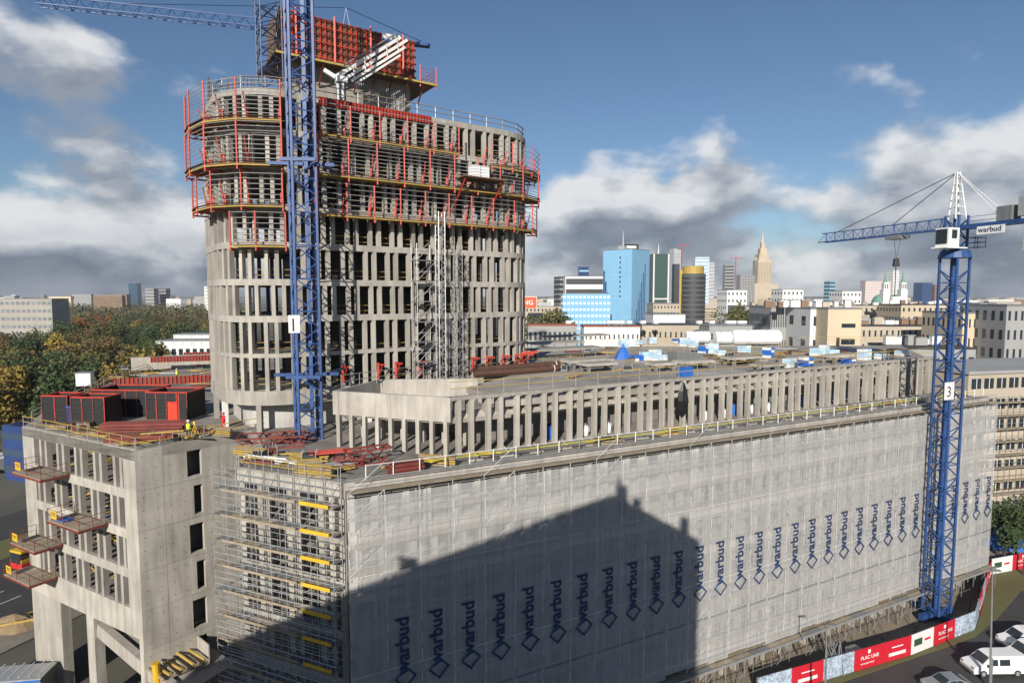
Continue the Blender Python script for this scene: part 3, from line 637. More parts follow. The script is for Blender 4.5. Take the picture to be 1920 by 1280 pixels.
# pallet of white tanks on the middle platform
for i in range(2):
    q = tp_(13.3 + i * 1.15, 2.3, 51.4); tk = T('liquid_tank', 'white caged liquid tank on a jutting tower platform', 'tank', q, 'white tanks on the tower platform')
    tk.box('tank', q + Vector((0, 0, .75)), (1.0, 1.0, 1.2), FOIL, .6); tk.box('pallet', q + Vector((0, 0, .07)), (1.1, 1.1, .14), BOARD, .6)
    cg = MB()
    for k in range(4): cg.box(q + Vector((0, 0, .3 + .32 * k)), (1.05, 1.05, .03), .6)
    tk.mb('cage', cg, STEEL)
jp = T('jutting_platform', 'timber platform on red brackets jutting out under the white tanks', 'platform', tp_(14, 1.8, 51))
jp.box('deck', tp_(14, 2.2, 51.3), (5.5, 3.0, .12), PLY, math.atan2(TD.y, TD.x))
for s_ in (11.6, 16.4): jp.beam('bracket', tp_(s_, 3.4, 51.2), tp_(s_, .1, 47.8), .14, RED)
# red brackets on the tower foot
for i, s_ in enumerate((-1.2, 2.6, 4.6, 7.4, 14.2, 16.2, 18.5, 20.6, 22.2, 23.4, 24.4)):
    if s_ <= S1: q0 = tp_(s_, 0, 30.4); nr = TN
    else:
        p, d = at_len(*walk(outline(0)), FA + s_ - S0); nr = Vector((d.y, -d.x)); q0 = Vector((p.x, p.y, 30.4))
    k = T('climbing_bracket', 'red folding climbing bracket bolted to a tower column foot', 'bracket', q0, 'red brackets at the tower foot')
    n3 = nr.to_3d(); k.beam('upright', q0 + n3 * .1 - Vector((0, 0, .9)), q0 + n3 * .1 + Vector((0, 0, .9)), .24, RED, .2)
    k.beam('arm', q0 + n3 * .1 + Vector((0, 0, .7)), q0 + n3 * 1.7 + Vector((0, 0, .85)), .2, RED); k.beam('strut', q0 + n3 * .15 - Vector((0, 0, .6)), q0 + n3 * 1.3 + Vector((0, 0, .75)), .12, RED)
# ------------------------------------------------------------------ core on top with its red wall formwork
co = T('core_shaft', 'raw concrete lift core rising above the tower roof', 'building', tp_(3, -8, 57.8))
cpoly = lambda a0, a1, o0, o1: [tuple(tp_(a, o, 0).xy) for a, o in ((a0, o0), (a1, o0), (a1, o1), (a0, o1))]
co.mb('shaft_wall', MB().prism(cpoly(-3.6, 10.6, -8.3, -13.5), 57.7, 65), CONC)
for s_ in (1, 4.5, 8): co.mb('door_opening', MB().prism(cpoly(s_, s_ + 1.1, -8.27, -8.5), 57.9, 60.3), DARK)
fw = T('wall_formwork', 'tall red ribbed wall formwork crowning the tower core', 'formwork', tp_(3, -8, 64))
fw.mb('ply_face', MB().prism(cpoly(-4.6, 10.9, -7.9, -13.9), 64.2, 68.9), PLY)
dz = math.atan2(TD.y, TD.x)
for i in range(27): fw.box('rib', tp_(-4.5 + i * .59, -7.78, 66.55), (.13, .2, 4.7), RED if i % 3 else DRED, dz)
for i in range(10): fw.box('rib', tp_(10.98, -8.1 - i * .6, 66.55), (.2, .13, 4.7), RED, dz)
for k in range(6): fw.beam('waler', tp_(-4.6, -7.62, 64.6 + k * .82), tp_(11, -7.62, 64.6 + k * .82), .14, DRED if k % 2 else RED, .12); fw.beam('waler', tp_(11.1, -7.7, 64.6 + k * .82), tp_(11.1, -13.8, 64.6 + k * .82), .14, RED, .12)
for s_ in (-3, 1.2, 5.4, 9.4): fw.beam('soldier', tp_(s_, -7.5, 64.0), tp_(s_, -7.5, 69.2), .2, RED, .2)
fw.box('banner', tp_(7.6, -7.48, 68.5), (1.7, .04, .75), WHITE, dz); fw.box('banner_stripe', tp_(7.6, -7.45, 68.1), (1.7, .04, .3), BLUEP, dz)
cp = T('core_platform', 'timber working platform with red rails around the core formwork', 'platform', tp_(3, -7, 63.8))
cp.mb('deck', MB().prism(cpoly(-5.5, 13.2, -6.2, -15), 63.75, 63.9), PLY)
for i in range(9): cp.beam('bracket', tp_(-4.5 + i * 2, -8.2, 61.6), tp_(-4.5 + i * 2, -6.3, 63.6), .14, DRED)
for k in range(4): cp.tube('rail', tp_(13.1, -6.3, 64.2 + k * .4), tp_(13.1, -15, 64.2 + k * .4), .03, RED); cp.tube('rail', tp_(11, -6.3, 64.2 + k * .4), tp_(13.1, -6.3, 64.2 + k * .4), .03, RED)
for s_ in (11, 13.1): cp.beam('post', tp_(s_, -6.3, 63.2), tp_(s_, -6.3, 65.8), .12, RED)
cp.mb('edge_beam', MB().beam(tp_(-5.5, -6.15, 63.7), tp_(13.2, -6.15, 63.7), .1, .22, Vector((0, 0, 1))), TIMBER)
rb2 = T('rebar_mat', 'grey wall rebar mats standing in front of the core', 'rebar', tp_(6, -7, 58))
for i in range(24): rb2.tube('rod', tp_(3.2 + i * .2 + (i > 11) * 1.2, -6.6, 57.8), tp_(3.3 + i * .2 + (i > 11) * 1.2, -6.7, 62.4), .03, GREY)
# white concrete placing boom
pbm = T('placing_boom', 'white folded concrete placing boom on the tower roof', 'boom', tp_(.8, -4.6, 58))
b0 = tp_(.8, -4.6, 58)
pbm.beam('column', b0, b0 + Vector((0, 0, 3.4)), .8, GREY); pbm.box('turntable', b0 + Vector((0, 0, 3.5)), (1.2, 1.2, .6), WHITE, .4)
e0 = b0 + Vector((0, 0, 4.2)); ax = Vector((TD.x * .80, TD.y * .80, .62))
for i, (oa, la, lb, w_) in enumerate(((0, -.8, 8.6, .42), (-.85, .8, 9.6, .3), (-1.55, 1.4, 9.2, .26), (-2.15, 1.9, 8.4, .22))):
    pbm.beam('boom_arm', e0 + ax * la + Vector((.1 * i, -.25 * i, oa)), e0 + ax * lb + Vector((.1 * i, -.25 * i, oa)), w_, WHITE)
pbm.beam('boom_foot', e0 - ax * .8, e0 + Vector((-1.6, -.8, .1)), .4, WHITE); pbm.tube('delivery_pipe', e0 + ax * .4 + Vector((0, -.5, .4)), e0 + ax * 8.2 + Vector((0, -.5, .4)), .1, GREY)
for k in range(5): pbm.beam('hinge', e0 + ax * (1.8 + k * 1.6) + Vector((0, -.2, .3)), e0 + ax * (1.8 + k * 1.6) + Vector((.2, -.5, -1.5)), .12, GREY)
# ------------------------------------------------------------------ lattice masts
def lattice_mast(t, base, h, w, rot, m, r=.09, br=.045, panel=None, nm='leg', dm=None):
    panel = panel or w * 1.05; cs = [Vector((math.cos(rot + math.pi / 2 * i + math.pi / 4) * w * .7071, math.sin(rot + math.pi / 2 * i + math.pi / 4) * w * .7071, 0)) for i in range(4)]
    base = Vector(base)
    for c in cs: t.beam(nm, base + c, base + c + Vector((0, 0, h)), r * 2, m)
    b = MB(); k = int(h / panel)
    for j in range(k):
        z0, z1 = j * panel, (j + 1) * panel
        for i in range(4):
            a, c = cs[i], cs[(i + 1) % 4]
            if (i + j) % 2: a, c = c, a
            b.beam(base + a + Vector((0, 0, z0)), base + c + Vector((0, 0, z1)), br * 2)
            if j % 2 == 0: b.beam(base + cs[i] + Vector((0, 0, z0)), base + cs[(i + 1) % 4] + Vector((0, 0, z0)), br * 2)
    t.mb('bracing', b, dm or m, kind='stuff')
    return cs
st = T('stair_tower', 'dark blue scaffold stair tower beside the core formwork', 'stair tower', tp_(-5.8, -7.5, 57.8))
lattice_mast(st, tp_(-5.9, -7.2, 57.8), 11.2, 2.1, .6, DBLUE, .05, .035, 1.0)
for k in range(6): st.beam('stair_flight', tp_(-6.7, -7.2, 58 + 1.8 * k), tp_(-5.1, -7.2, 59.8 + 1.8 * k), .6, DBLUE, .08)
h1 = T('hoist_mast', 'tall slim grey lattice hoist mast up the tower front', 'mast', tp_(9.3, 1.7, 29)); lattice_mast(h1, tp_(9.3, 1.7, 27.5), 20, .75, .6, STEEL, .04, .025, .75)
h2 = T('hoist_mast', 'shorter dark grey lattice hoist mast beside the tall one', 'mast', tp_(11.6, 1.7, 29)); lattice_mast(h2, tp_(11.6, 1.5, 27.5), 16.5, .7, .6, GREY, .035, .025, .7)
hs = T('hoist_scaffold', 'grey scaffold access tower beside the hoist mast', 'scaffold', tp_(7.4, 1.4, 27.5))
for a in (6.4, 8.6):
    for o in (.5, 1.9): hs.tube('standard', tp_(a, o, 27.5), tp_(a, o, 44), .05, STEEL)
for k in range(7):
    z = 29 + 2.2 * k; hs.box('deck', tp_(7.5, 1.2, z), (2.3, 1.5, .08), GREY, dz); b = MB()
    for o in (.5, 1.9): b.tube(tp_(6.4, o, z + 1), tp_(8.6, o, z + 1), .03, 4).tube(tp_(6.4, o, z), tp_(8.6, o, z + 2.1), .03, 4)
    hs.mb('tubes', b, STEEL, kind='stuff')

# ================================================================== tower cranes
def sign_plate(t, c, txt, rz, w=1.3, h=1.9, tilt=None):
    t.box('number_plate', c, (w, .06, h), WHITE, rz)
    me = text_mesh(txt, 1.7, BLACK, 'plate_number', .0); o = link('plate_number', me, t.o)
    nrm = Vector((math.sin(rz), -math.cos(rz), 0)); xd = Vector((math.cos(rz), math.sin(rz), 0))
    o.matrix_local = Matrix.Translation(Vector(c) + nrm * .05 - xd * .5 - Vector((0, 0, .65)) - t.loc) @ Matrix((xd, Vector((0, 0, 1)), nrm)).transposed().to_4x4()
c1p = Vector((-19.2, 57.2, ZR - 3)); c1 = T('tower_crane', 'blue lattice tower crane mast numbered 1 rising in front of the tower', 'crane', c1p)
lattice_mast(c1, c1p, 64, 2.05, math.radians(28), BLUE, .11, .05, 1.5)
sign_plate(c1, c1p + Vector((-.55, -1.62, WY(562, 607, 56).z - c1p.z)), '1', .1, 1.0, 1.6)
for z in (31, 50.6): # wall tie frames
    c1.beam('tie_frame', c1p + Vector((-3.2, .2, z - c1p.z)), c1p + Vector((2.6, 1.2, z - c1p.z)), .3, BLUE); c1.beam('tie_frame', c1p + Vector((-1.5, -1.4, z - c1p.z)), c1p + Vector((1.6, -1.2, z - c1p.z)), .3, BLUE)
    c1.beam('tie_strut', c1p + Vector((1.4, 1, z - c1p.z)), tp_(-1, 0, z), .2, BLUE)
c1.beam('ladder', c1p + Vector((.25, .3, 0)), c1p + Vector((.25, .3, 64)), .35, BLUE, .08)
def truss(t, p, q, h, w, m, panel=1.6, r=.06, nm='jib'):
    """triangular jib: two bottom chords, one top chord"""
    p, q = Vector(p), Vector(q); d = (q - p).normalized(); s = Vector((0, 0, 1)).cross(d).normalized(); L = (q - p).length
    a0, a1, tp0 = p - s * w / 2, p + s * w / 2, p + Vector((0, 0, h))
    for nm2, x in (('bottom_chord', a0), ('bottom_chord', a1), ('top_chord', tp0)): t.beam(nm2, x, x + d * L, r * 2, m)
    b = MB(); n = int(L / panel)
    for i in range(n):
        x0, x1, xm = d * (L * i / n), d * (L * (i + 1) / n), d * (L * (i + .5) / n)
        for a in (a0, a1): b.beam(a + x0, tp0 + xm, r * 1.1); b.beam(tp0 + xm, a + x1, r * 1.1)
        b.beam(a0 + x0, a1 + x0, r * 1.1); b.beam(a0 + x0, a1 + x1, r)
    t.mb('bracing', b, m, kind='stuff')
# crane 3
c3p = Vector((50.6, 70.6, 0)); ring3 = WY(1797, 484, 70.6); zt = ring3.z
c3 = T('tower_crane', 'blue tower crane numbered 3 standing before the netted facade', 'crane', c3p)
lattice_mast(c3, c3p + Vector((0, 0, .9)), zt - .9, 2.0, math.radians(20), BLUE, .11, .05, 1.5)
for a in (0, math.pi / 2): c3.box('base_beam', c3p + Vector((0, 0, .6)), (5.0, .6, .7), BLUE, a + math.radians(20))
c3.beam('ladder', c3p + Vector((.2, .3, 1)), c3p + Vector((.2, .3, zt)), .35, BLUE, .08)
sign_plate(c3, c3p + Vector((-.9, -1.5, WY(1775, 733, 69).z)), '3', math.radians(20), 1.5, 2.0)
top = Vector((c3p.x, c3p.y, zt))
c3.mb('slewing_ring', MB().tube(top, top + Vector((0, 0, .9)), 1.7, 14, 1.4), BLUE)
jz = WY(1800, 428, 70.6).z; tip = W(1541, 455, jz); root = Vector((c3p.x, c3p.y, jz)); jd = (tip - root).normalized()
lattice_mast(c3, top + Vector((0, 0, .8)), jz - zt + .6, 1.5, math.radians(20), BLUE, .1, .05, 1.2, 'tower_head_leg')
truss(c3, root + jd * 1.0, tip, 1.25, 1.3, BLUE, 1.5, .06)
cj = root - jd * 9.0
c3.beam('counter_jib', root - jd * .8, cj, 1.4, BLUE, .45)
for k, q in enumerate((0, 1)):
    c3.tube('counter_rail', root - jd * 1 + Vector((0, 0, .6 + .5 * k)), cj + jd * 3 + Vector((0, 0, .6 + .5 * k)), .03, BLUE)
apex = root + Vector((0, 0, 6.3)) + jd * .2
for sx_, sy_ in ((-.6, -.6), (.6, -.6), (.6, .6), (-.6, .6)): c3.beam('head_frame_leg', root + Vector((sx_, sy_, 1.0)), apex + Vector((sx_ * .25, sy_ * .25, 0)), .12, WHITE)
b = MB()
for k in range(6): b.box(root + Vector((0, 0, 1.5 + k * .85)) + jd * .03 * k, (1.2 - .16 * k, 1.2 - .16 * k, .06), .3)
c3.mb('head_rungs', b, WHITE)
for f_ in (.42, .86): c3.tube('pendant', apex, root + (tip - root) * f_ + Vector((0, 0, 1.25)), .045, DARK)
for s_ in (.5, -.5): c3.tube('pendant', apex, cj + jd * 3.5 + Vector((s_, 0, .4)), .035, WHITE)
c3.box('winch', cj + jd * 3.4 + Vector((0, 0, 1.0)), (1.3, 1.6, 1.5), GREY, .2); c3.box('counterweight', cj + jd * .6 + Vector((0, 0, -1.3)), (1.7, 1.2, 3.6), mat('ballast', (.42, .40, .36), .9, .2, .6), math.atan2(jd.y, jd.x))
c3.box('switch_cabinet', cj + jd * 1.2 + Vector((0, 0, 1.5)), (1.6, 1.5, 2.0), STEEL, math.atan2(jd.y, jd.x))
jr = math.atan2(jd.y, jd.x) + math.pi; nrm = Vector((math.sin(jr), -math.cos(jr), 0))
bn = cj + jd * 4.6 + Vector((0, 0, -.6)) + nrm * .8; c3.box('name_board', bn, (2.9, .06, .85), WHITE, jr)
o = link('board_lettering', text_mesh('warbud', .8, INK, 'board_lettering', .015), c3.o)
o.matrix_local = Matrix.Translation(bn + nrm * .05 + jd * 1.3 - Vector((0, 0, .22)) - c3.loc) @ Matrix((-jd, Vector((0, 0, 1)), nrm)).transposed().to_4x4()
cbp = top + Vector((-1.9, -1.3, 1.1)); c3.box('cabin', cbp + Vector((0, 0, 1.1)), (1.7, 1.5, 2.1), WHITE, .35); c3.box('cabin_window', cbp + Vector((.25, -.78, 1.45)), (.7, .1, .9), GLASS, .35); c3.box('cabin_front_glass', cbp + Vector((-.85, -.3, 1.2)), (.1, 1.2, 1.6), GLASS, .35); c3.box('cabin_floor', cbp + Vector((.3, 0, -.05)), (3.4, 1.7, .14), WHITE, .35)
b = MB()
for k in range(3): b.box(top + Vector((2.2, -.2, 1.2 + .55 * k)), (1.3, 1.3, .05), .3)
for a, c_ in ((-.6, -.6), (.6, -.6), (.6, .6)): b.beam(top + Vector((2.2 + a, -.2 + c_, 1.1)), top + Vector((2.2 + a, -.2 + c_, 2.4)), .05)
c3.mb('balcony', b, BLUE)
tr = root + (tip - root) * .38 + Vector((0, 0, -.35)); hk = WY(1714, 492, tr.y)
c3.box('trolley', tr, (2.2, 1.6, .5), GREY, math.atan2(jd.y, jd.x)); 
for s_ in (-.5, .5): c3.tube('hoist_rope', tr + jd * s_, Vector((tr.x, tr.y, hk.z + .3)), .025, DARK)
c3.mb('hook_block', MB().tube(Vector((tr.x, tr.y, hk.z - .5)), Vector((tr.x, tr.y, hk.z + .5)), .42, 10, .3), DARK); c3.tube('hook_chain', Vector((tr.x, tr.y, hk.z - .5)), Vector((tr.x, tr.y, hk.z - 4.3)), .06, DARK)
# crane 2 behind the core
q = WY(650, 70, 84); c2p = Vector((q.x, 84, 57)); jz2 = q.z
c2 = T('tower_crane', 'distant blue crane jib reaching left from behind the core formwork', 'crane', (c2p.x, c2p.y, 57.9))
lattice_mast(c2, Vector((c2p.x, c2p.y, 57.9)), jz2 - 57.9, 1.8, .4, BLUE, .1, .05, 1.5)
tip2 = W(72, 10, jz2); r2 = Vector((c2p.x, c2p.y, jz2)); truss(c2, r2, tip2, 1.2, 1.2, BLUE, 1.6, .055)
ap2 = WY(649, 15, 84)
for sx_ in (-.7, .7): c2.beam('head_frame_leg', r2 + Vector((sx_, 0, 0)), ap2, .12, BLUE)
d2 = (tip2 - r2).normalized(); c2.beam('counter_jib', r2, r2 - d2 * 11, 1.0, BLUE, .4); c2.tube('pendant', ap2, r2 + (tip2 - r2) * .75 + Vector((0, 0, 1.2)), .04, DBLUE); c2.tube('pendant', ap2, r2 - d2 * 10 + Vector((0, 0, .4)), .05, DBLUE)
# ================================================================== things on the roofs
def on(u, v, z=ZR): return W(u, v, z)
# big dark wall-formwork boxes with red frames
def formbox(c, w, d, h, rz, label):
    t = T('formwork_box', label, 'formwork', c, 'dark shaft formwork boxes'); c = Vector(c)
    fd = Vector((math.cos(rz), math.sin(rz), 0)); fn = Vector((-math.sin(rz), math.cos(rz), 0))
    for s in (-1, 1):
        t.box('panel', c + fn * s * d / 2 + Vector((0, 0, h / 2)), (w, .14, h), BLACK, rz)
        t.box('panel', c + fd * s * w / 2 + Vector((0, 0, h / 2)), (.14, d - .16, h), BLACK, rz)
        t.box('top_frame', c + fn * s * d / 2 + Vector((0, 0, h + .06)), (w + .1, .22, .12), RED, rz)
        t.box('top_frame', c + fd * s * w / 2 + Vector((0, 0, h + .06)), (.22, d - .26, .12), RED, rz)
    k = max(2, int(w / 1.1))
    for i in range(k + 1):
        t.box('rib', c - fn * (d / 2 + .1) + fd * (w * (i / k - .5)) + Vector((0, 0, h / 2)), (.1, .08, h - .02), RED if i % 2 else DRED, rz)
    for i in range(3): t.box('waler', c - fn * (d / 2 + .17) + Vector((0, 0, h * (.2 + .3 * i))), (w, .06, .09), DARK, rz)
rz0 = LFACE.rz
for u, v, w, d, h, lb in ((121, 790, 2.8, 2.2, 2.9, 'narrow black formwork box with red ribs near the street edge'), (183, 793, 3.6, 2.4, 2.9, 'black formwork box with blue crate beside it on the corner roof'), (250, 774, 6.6, 4.0, 2.9, 'widest black formwork box in the middle of the corner roof'), (332, 780, 4.6, 3.4, 2.9, 'black formwork box with bright red panel next to the tower foot')):
    formbox(on(u, v), w, d, h, rz0 + .45, lb)
q = on(160, 792); t = T('blue_crate', 'dark blue mesh crate between two black formwork boxes', 'crate', q)
t.box('body', q + Vector((0, -.3, .9)), (2.6, 1.2, 1.8), mat('navy_plastic', (.015, .03, .12), .6, .3, 1), rz0 + .45); t.box('rim', q + Vector((0, -.3, 1.85)), (2.7, 1.3, .1), BLUEP, rz0 + .45)
q = on(325, 796); t = T('red_panel', 'bright red steel panel leaning on a black formwork box', 'panel', q)
t.box('sheet', q + Vector((0, 0, 1.2)), (1.0, .08, 2.4), mat('signal_red', (.75, .05, .02), .5, .15, 1), rz0 + .45); t.box('edge', q + Vector((.6, .1, 1.6)), (.12, .1, 3.2), RED, rz0 + .45)
# stacks of red beams
def beam_stack(c, l, n, layers, rz, label, m=DRED):
    t = T('beam_stack', label, 'steel beams', c, 'stacks of red steel beams'); c = Vector(c)
    fd = Vector((math.cos(rz), math.sin(rz), 0)); fn = Vector((-math.sin(rz), math.cos(rz), 0))
    for k in range(layers):
        for i in range(n - k // 2):
            o = fn * (i * .38 - n * .19) + fd * rnd.uniform(-.3, .3) + Vector((0, 0, .16 + k * .3)); t.beam('beam', c + o - fd * l / 2, c + o + fd * l / 2, .16, m, .24)
beam_stack(on(275, 812), 7.5, 6, 4, .12, 'high stack of oxide red beams in front of the formwork boxes')
beam_stack(on(262, 826), 5.0, 4, 2, .2, 'low pile of red beams near the corner guardrail')
beam_stack(on(760, 884), 2.6, 4, 3, .5, 'short red beam pile inside the white roof edge railing')
q = on(305, 812, ZR + 1.35); t = T('timber_plank', 'long pale timber plank lying on the red beam stack', 'plank', q); t.beam('plank', q - Vector((1.8, .2, 0)), q + Vector((1.6, .5, .15)), .3, TIMBER, .08)
def truss_frame(c, l, w, h, rz, label):
    t = T('steel_truss', label, 'truss', c, 'red steel truss frames'); c = Vector(c); fd = Vector((math.cos(rz), math.sin(rz), 0)); fn = Vector((-math.sin(rz), math.cos(rz), 0))
    for s in (-1, 1):
        for z in (.08, h): t.beam('chord', c + fn * s * w / 2 + Vector((0, 0, z)) - fd * l / 2, c + fn * s * w / 2 + Vector((0, 0, z)) + fd * l / 2, .13, DRED)
        k = int(l / .9)
        for i in range(k): a = c + fn * s * w / 2 + fd * (l * (i / k - .5)); t.beam('web', a + Vector((0, 0, .08 if i % 2 else h)), a + fd * l / k + Vector((0, 0, h if i % 2 else .08)), .08, DRED)
    for i in range(4): a = c + fd * (l * (i / 3 - .5)); t.beam('cross_beam', a - fn * w / 2 + Vector((0, 0, h)), a + fn * w / 2 + Vector((0, 0, h)), .11, DRED)
truss_frame(on(510, 836), 5.5, 2.4, 1.0, .25, 'red lattice truss frame lying by the foot of crane one')
truss_frame(on(545, 828), 4.0, 1.6, .7, -.1, 'small red truss frame behind the larger one by the crane')
truss_frame(on(690, 868), 3.6, 1.2, 1.2, .55, 'tilted red truss frame beside the penthouse columns')
truss_frame(on(655, 872), 2.4, 1.0, .6, .1, 'low red frame between the truss and the end guardrail')
q = on(620, 858); t = T('mesh_barrier', 'bright red mesh sheet laid over frames on the end roof', 'mesh sheet', q); t.box('sheet', q + Vector((0, 0, .55)), (3.4, 1.3, .06), mat('coral_red', (.8, .12, .08), .6, .25, 2), .35)
for s in (-1, 1): t.box('trestle', q + Vector((s * 1.2, s * .4, .26)), (.1, 1.0, .52), STEEL, .35)
for u, v, lb in ((500, 862, 'pale foil roll on the end of the podium roof'), (560, 872, 'long white foil roll near the yellow end guardrail')):
    q = on(u, v); t = T('foil_roll', lb, 'foil roll', q); t.tube('roll', q + Vector((-2, .5, .2)), q + Vector((2, -.9, .2)), .2, FOIL); t.tube('core_tube', q + Vector((-2.1, .535, .2)), q + Vector((2.1, -.935, .2)), .07, BOARD)
for u, v, n, lb in ((590, 893, 5, 'stack of yellow formwork beams at the podium corner'), (470, 856, 4, 'yellow beam pile along the left roof edge'), (820, 872, 4, 'flat pile of yellowish boards behind the white railing'), (410, 816, 4, 'pile of yellow beams above the blank wall')):
    q = on(u, v); t = T('timber_stack', lb, 'timber', q, 'stacks of yellow timber')
    for k in range(n):
        for j in range(3): t.beam('beam', q + Vector((-1.5, .25 * j - .3 + .5, .12 + .2 * k)), q + Vector((1.5, .25 * j - .3 - .5 + rnd.uniform(-.1, .1), .12 + .2 * k)), .18, TIMBER if (k + j) % 3 else BOARD, .1)
# brown pipes and clutter on the penthouse roof
ZT = ZP - .75
q0, q1 = W(890, 702, ZT + .4), W(1045, 690, ZT + .4)
for i in range(3):
    o = Vector((.15 * i, .55 * i, 0 if i < 2 else .4)); t = T('steel_pipe', ['long rusty brown steel pipe on the penthouse roof by the tower', 'second rusty brown pipe lying close behind the first', 'rusty pipe resting on the other brown pipes'][i], 'pipe', q0 + o); t.tube('pipe', q0 + o, q1 + o, .42, mat('rust_brown', (.10, .05, .032), .7, .35, 1)); t.tube('end_band', q1 + o - (q1 - q0) * .06, q1 + o - (q1 - q0) * .05, .44, WHITE)
def pallet(q, m, n, label, w=1.2, h=.32, rz=.4, group='packs of blue and white boxes'):
    t = T('wrapped_pallet', label, 'pallet', q, group); t.box('pallet', q + Vector((0, 0, .07)), (w, 1.0, .14), BOARD, rz)
    for k in range(n):
        for s in (-1, 1): t.box('pack', q + Vector((math.cos(rz) * s * w * .25, math.sin(rz) * s * w * .25, .14 + h * (k + .5))), (w * .48, 1.0, h - .03), m if (k + (s > 0)) % 3 else WHITE, rz)
spots = [(1195, 678), (1212, 676), (1228, 677), (1252, 676), (1318, 664), (1334, 663), (1350, 667), (1395, 663), (1440, 672), (1200, 646), (1222, 645), (1170, 652), (1268, 644), (1530, 668), (1545, 667), (1560, 666), (1590, 690), (1620, 676), (1650, 674), (1480, 690), (1510, 694), (1690, 668), (1300, 652), (1285, 650)]
where = ['near the blue tarp', 'behind the steel hopper', 'by the white rolls', 'at the roof far edge', 'beside the concrete tables', 'towards crane three']
for i, (u, v) in enumerate(spots): pallet(W(u, v, ZT), PALEB if i % 4 else BLUEP, 2 + i % 3, 'pale blue and white insulation packs on a pallet on the penthouse roof', 1.5 + .4 * (i % 2), .38, .3 + .1 * (i % 5))
# huge white wrapped rolls
for u0, u1, v, r, lb in ((1372, 1462, 633, 1.45, 'huge white wrapped bale lying at the back of the penthouse roof'), (1285, 1330, 630, 1.2, 'white wrapped bale left of the pale blue block'), (1340, 1372, 632, 1.25, 'short white bale beside the grey sheeted end')):
    a, c = W(u0, v + 14, ZT), W(u1, v + 14, ZT); t = T('white_bale', lb, 'bale', a, 'white wrapped bales'); dd = (c - a).normalized(); Ls = (c - a).length; b = MB(); rings = []
    for k, (f_, rr) in enumerate(((0, .72), (.02, .93), (.06, 1), (.35, .985), (.65, 1), (.94, 1), (.98, .92), (1, .7))):
        cc = a + dd * Ls * f_ + Vector((0, 0, r)); rings.append([cc + Vector((-dd.y, dd.x, 0)) * math.cos(x * math.pi / 7) * r * rr * 1.05 + Vector((0, 0, 1)) * math.sin(x * math.pi / 7) * r * rr for x in range(14)])
    b.hull(rings); t.mb('wrapping', b, FOIL)
    for f_ in (.3, .7): t.mb('strap', MB().tube(a + dd * (Ls * f_ - .04) + Vector((0, 0, r)), a + dd * (Ls * f_ + .04) + Vector((0, 0, r)), r * 1.03, 14), STEEL)
for u, v, w, d, lb in ((1100, 690, 6.5, 2.6, 'grey precast table slab on short legs by the brown pipes'), (1120, 697, 4.5, 2.2, 'small concrete table slab in front of the larger one'), (1300, 692, 5.0, 2.4, 'concrete upstand box with dark opening on the roof'), (1390, 684, 5.5, 2.2, 'long low concrete upstand behind the yellow rail'), (1440, 700, 4.0, 2.0, 'concrete kerb box near the yellow board rail'), (1570, 680, 4.5, 2.2, 'flat concrete upstand towards crane three'), (1240, 697, 3.5, 1.8, 'pale concrete block behind the front guardrail')):
    q = W(u, v, ZT); t = T('roof_upstand', lb, 'concrete slab', q); t.box('slab', q + Vector((0, 0, 1.0)), (w, d, .28), CONC_L, PF.rz); t.box('slab_rim', q + Vector((0, 0, 1.17)), (w - .4, d - .4, .06), CONC, PF.rz)
    for sx_ in (-.4, .4):
        for sy_ in (-.35, .35): t.box('leg', q + PF.d.to_3d() * sx_ * w + PF.n.to_3d() * sy_ * d + Vector((0, 0, .43)), (.35, .35, .86), CONC_D, PF.rz)
q = W(1168, 672, ZT); t = T('blue_tarp', 'bright blue tarpaulin gathered to a peak on the roof', 'tarpaulin', q); b = MB(); b.hull([[q + Vector((math.cos(a * .785) * r_ * (1 + .2 * (a % 2)), math.sin(a * .785) * r_ * (1 + .2 * (a % 2)), z_)) for a in range(8)] for r_, z_ in ((1.3, 0), (.8, .9), (.3, 1.7), (.08, 2.2))]); t.mb('sheet', b, BLUEP)
q = W(1285, 684, ZT); t = T('steel_hopper', 'grey steel concrete hopper with sloping side on the roof', 'hopper', q); d_ = PF.d.to_3d(); n_ = PF.n.to_3d()
b = MB().hull([[q + d_ * x + n_ * y + Vector((0, 0, z)) for x, z in ((-2.2, .1), (1.2, .1), (2.6, 1.5), (-2.4, 1.9))] for y in (-.9, .9)]); t.mb('tub', b, GREY)
t.mb('rim', MB().beam(q - d_ * 2.4 + n_ * .9 + Vector((0, 0, 1.9)), q + d_ * 2.6 + n_ * .9 + Vector((0, 0, 1.5)), .1), STEEL)
for u, v, lb in ((1285, 705, 'blue plastic crates by the front roof rail'), (1590, 742, 'blue bin between the penthouse columns'),):
    q = W(u, v, ZT if v < 720 else ZR); t = T('blue_bin', lb, 'bin', q); t.box('body', q + Vector((0, 0, .5)), (1.6, .8, 1.0), BLUEP, .5); t.box('lid', q + Vector((0, 0, 1.03)), (1.7, .9, .08), BLUEP, .5)
for i, (s_, o_) in enumerate(((11.0, -1.9), (35.5, -2.0), (36.7, -2.0), (47.4, -2.1), (48.7, -2.1), (52.3, -2.1))):
    q = PF.p(s_, o_, ZR); t = T('blue_barrel', 'blue plastic tub standing behind the penthouse columns', 'tub', q, 'blue tubs under the penthouse roof'); t.mb('tub', MB().tube(q, q + Vector((0, 0, 1.25)), .55, 12, .62), BLUEP); t.mb('rim', MB().tube(q + Vector((0, 0, 1.2)), q + Vector((0, 0, 1.3)), .66, 12), DBLUE)
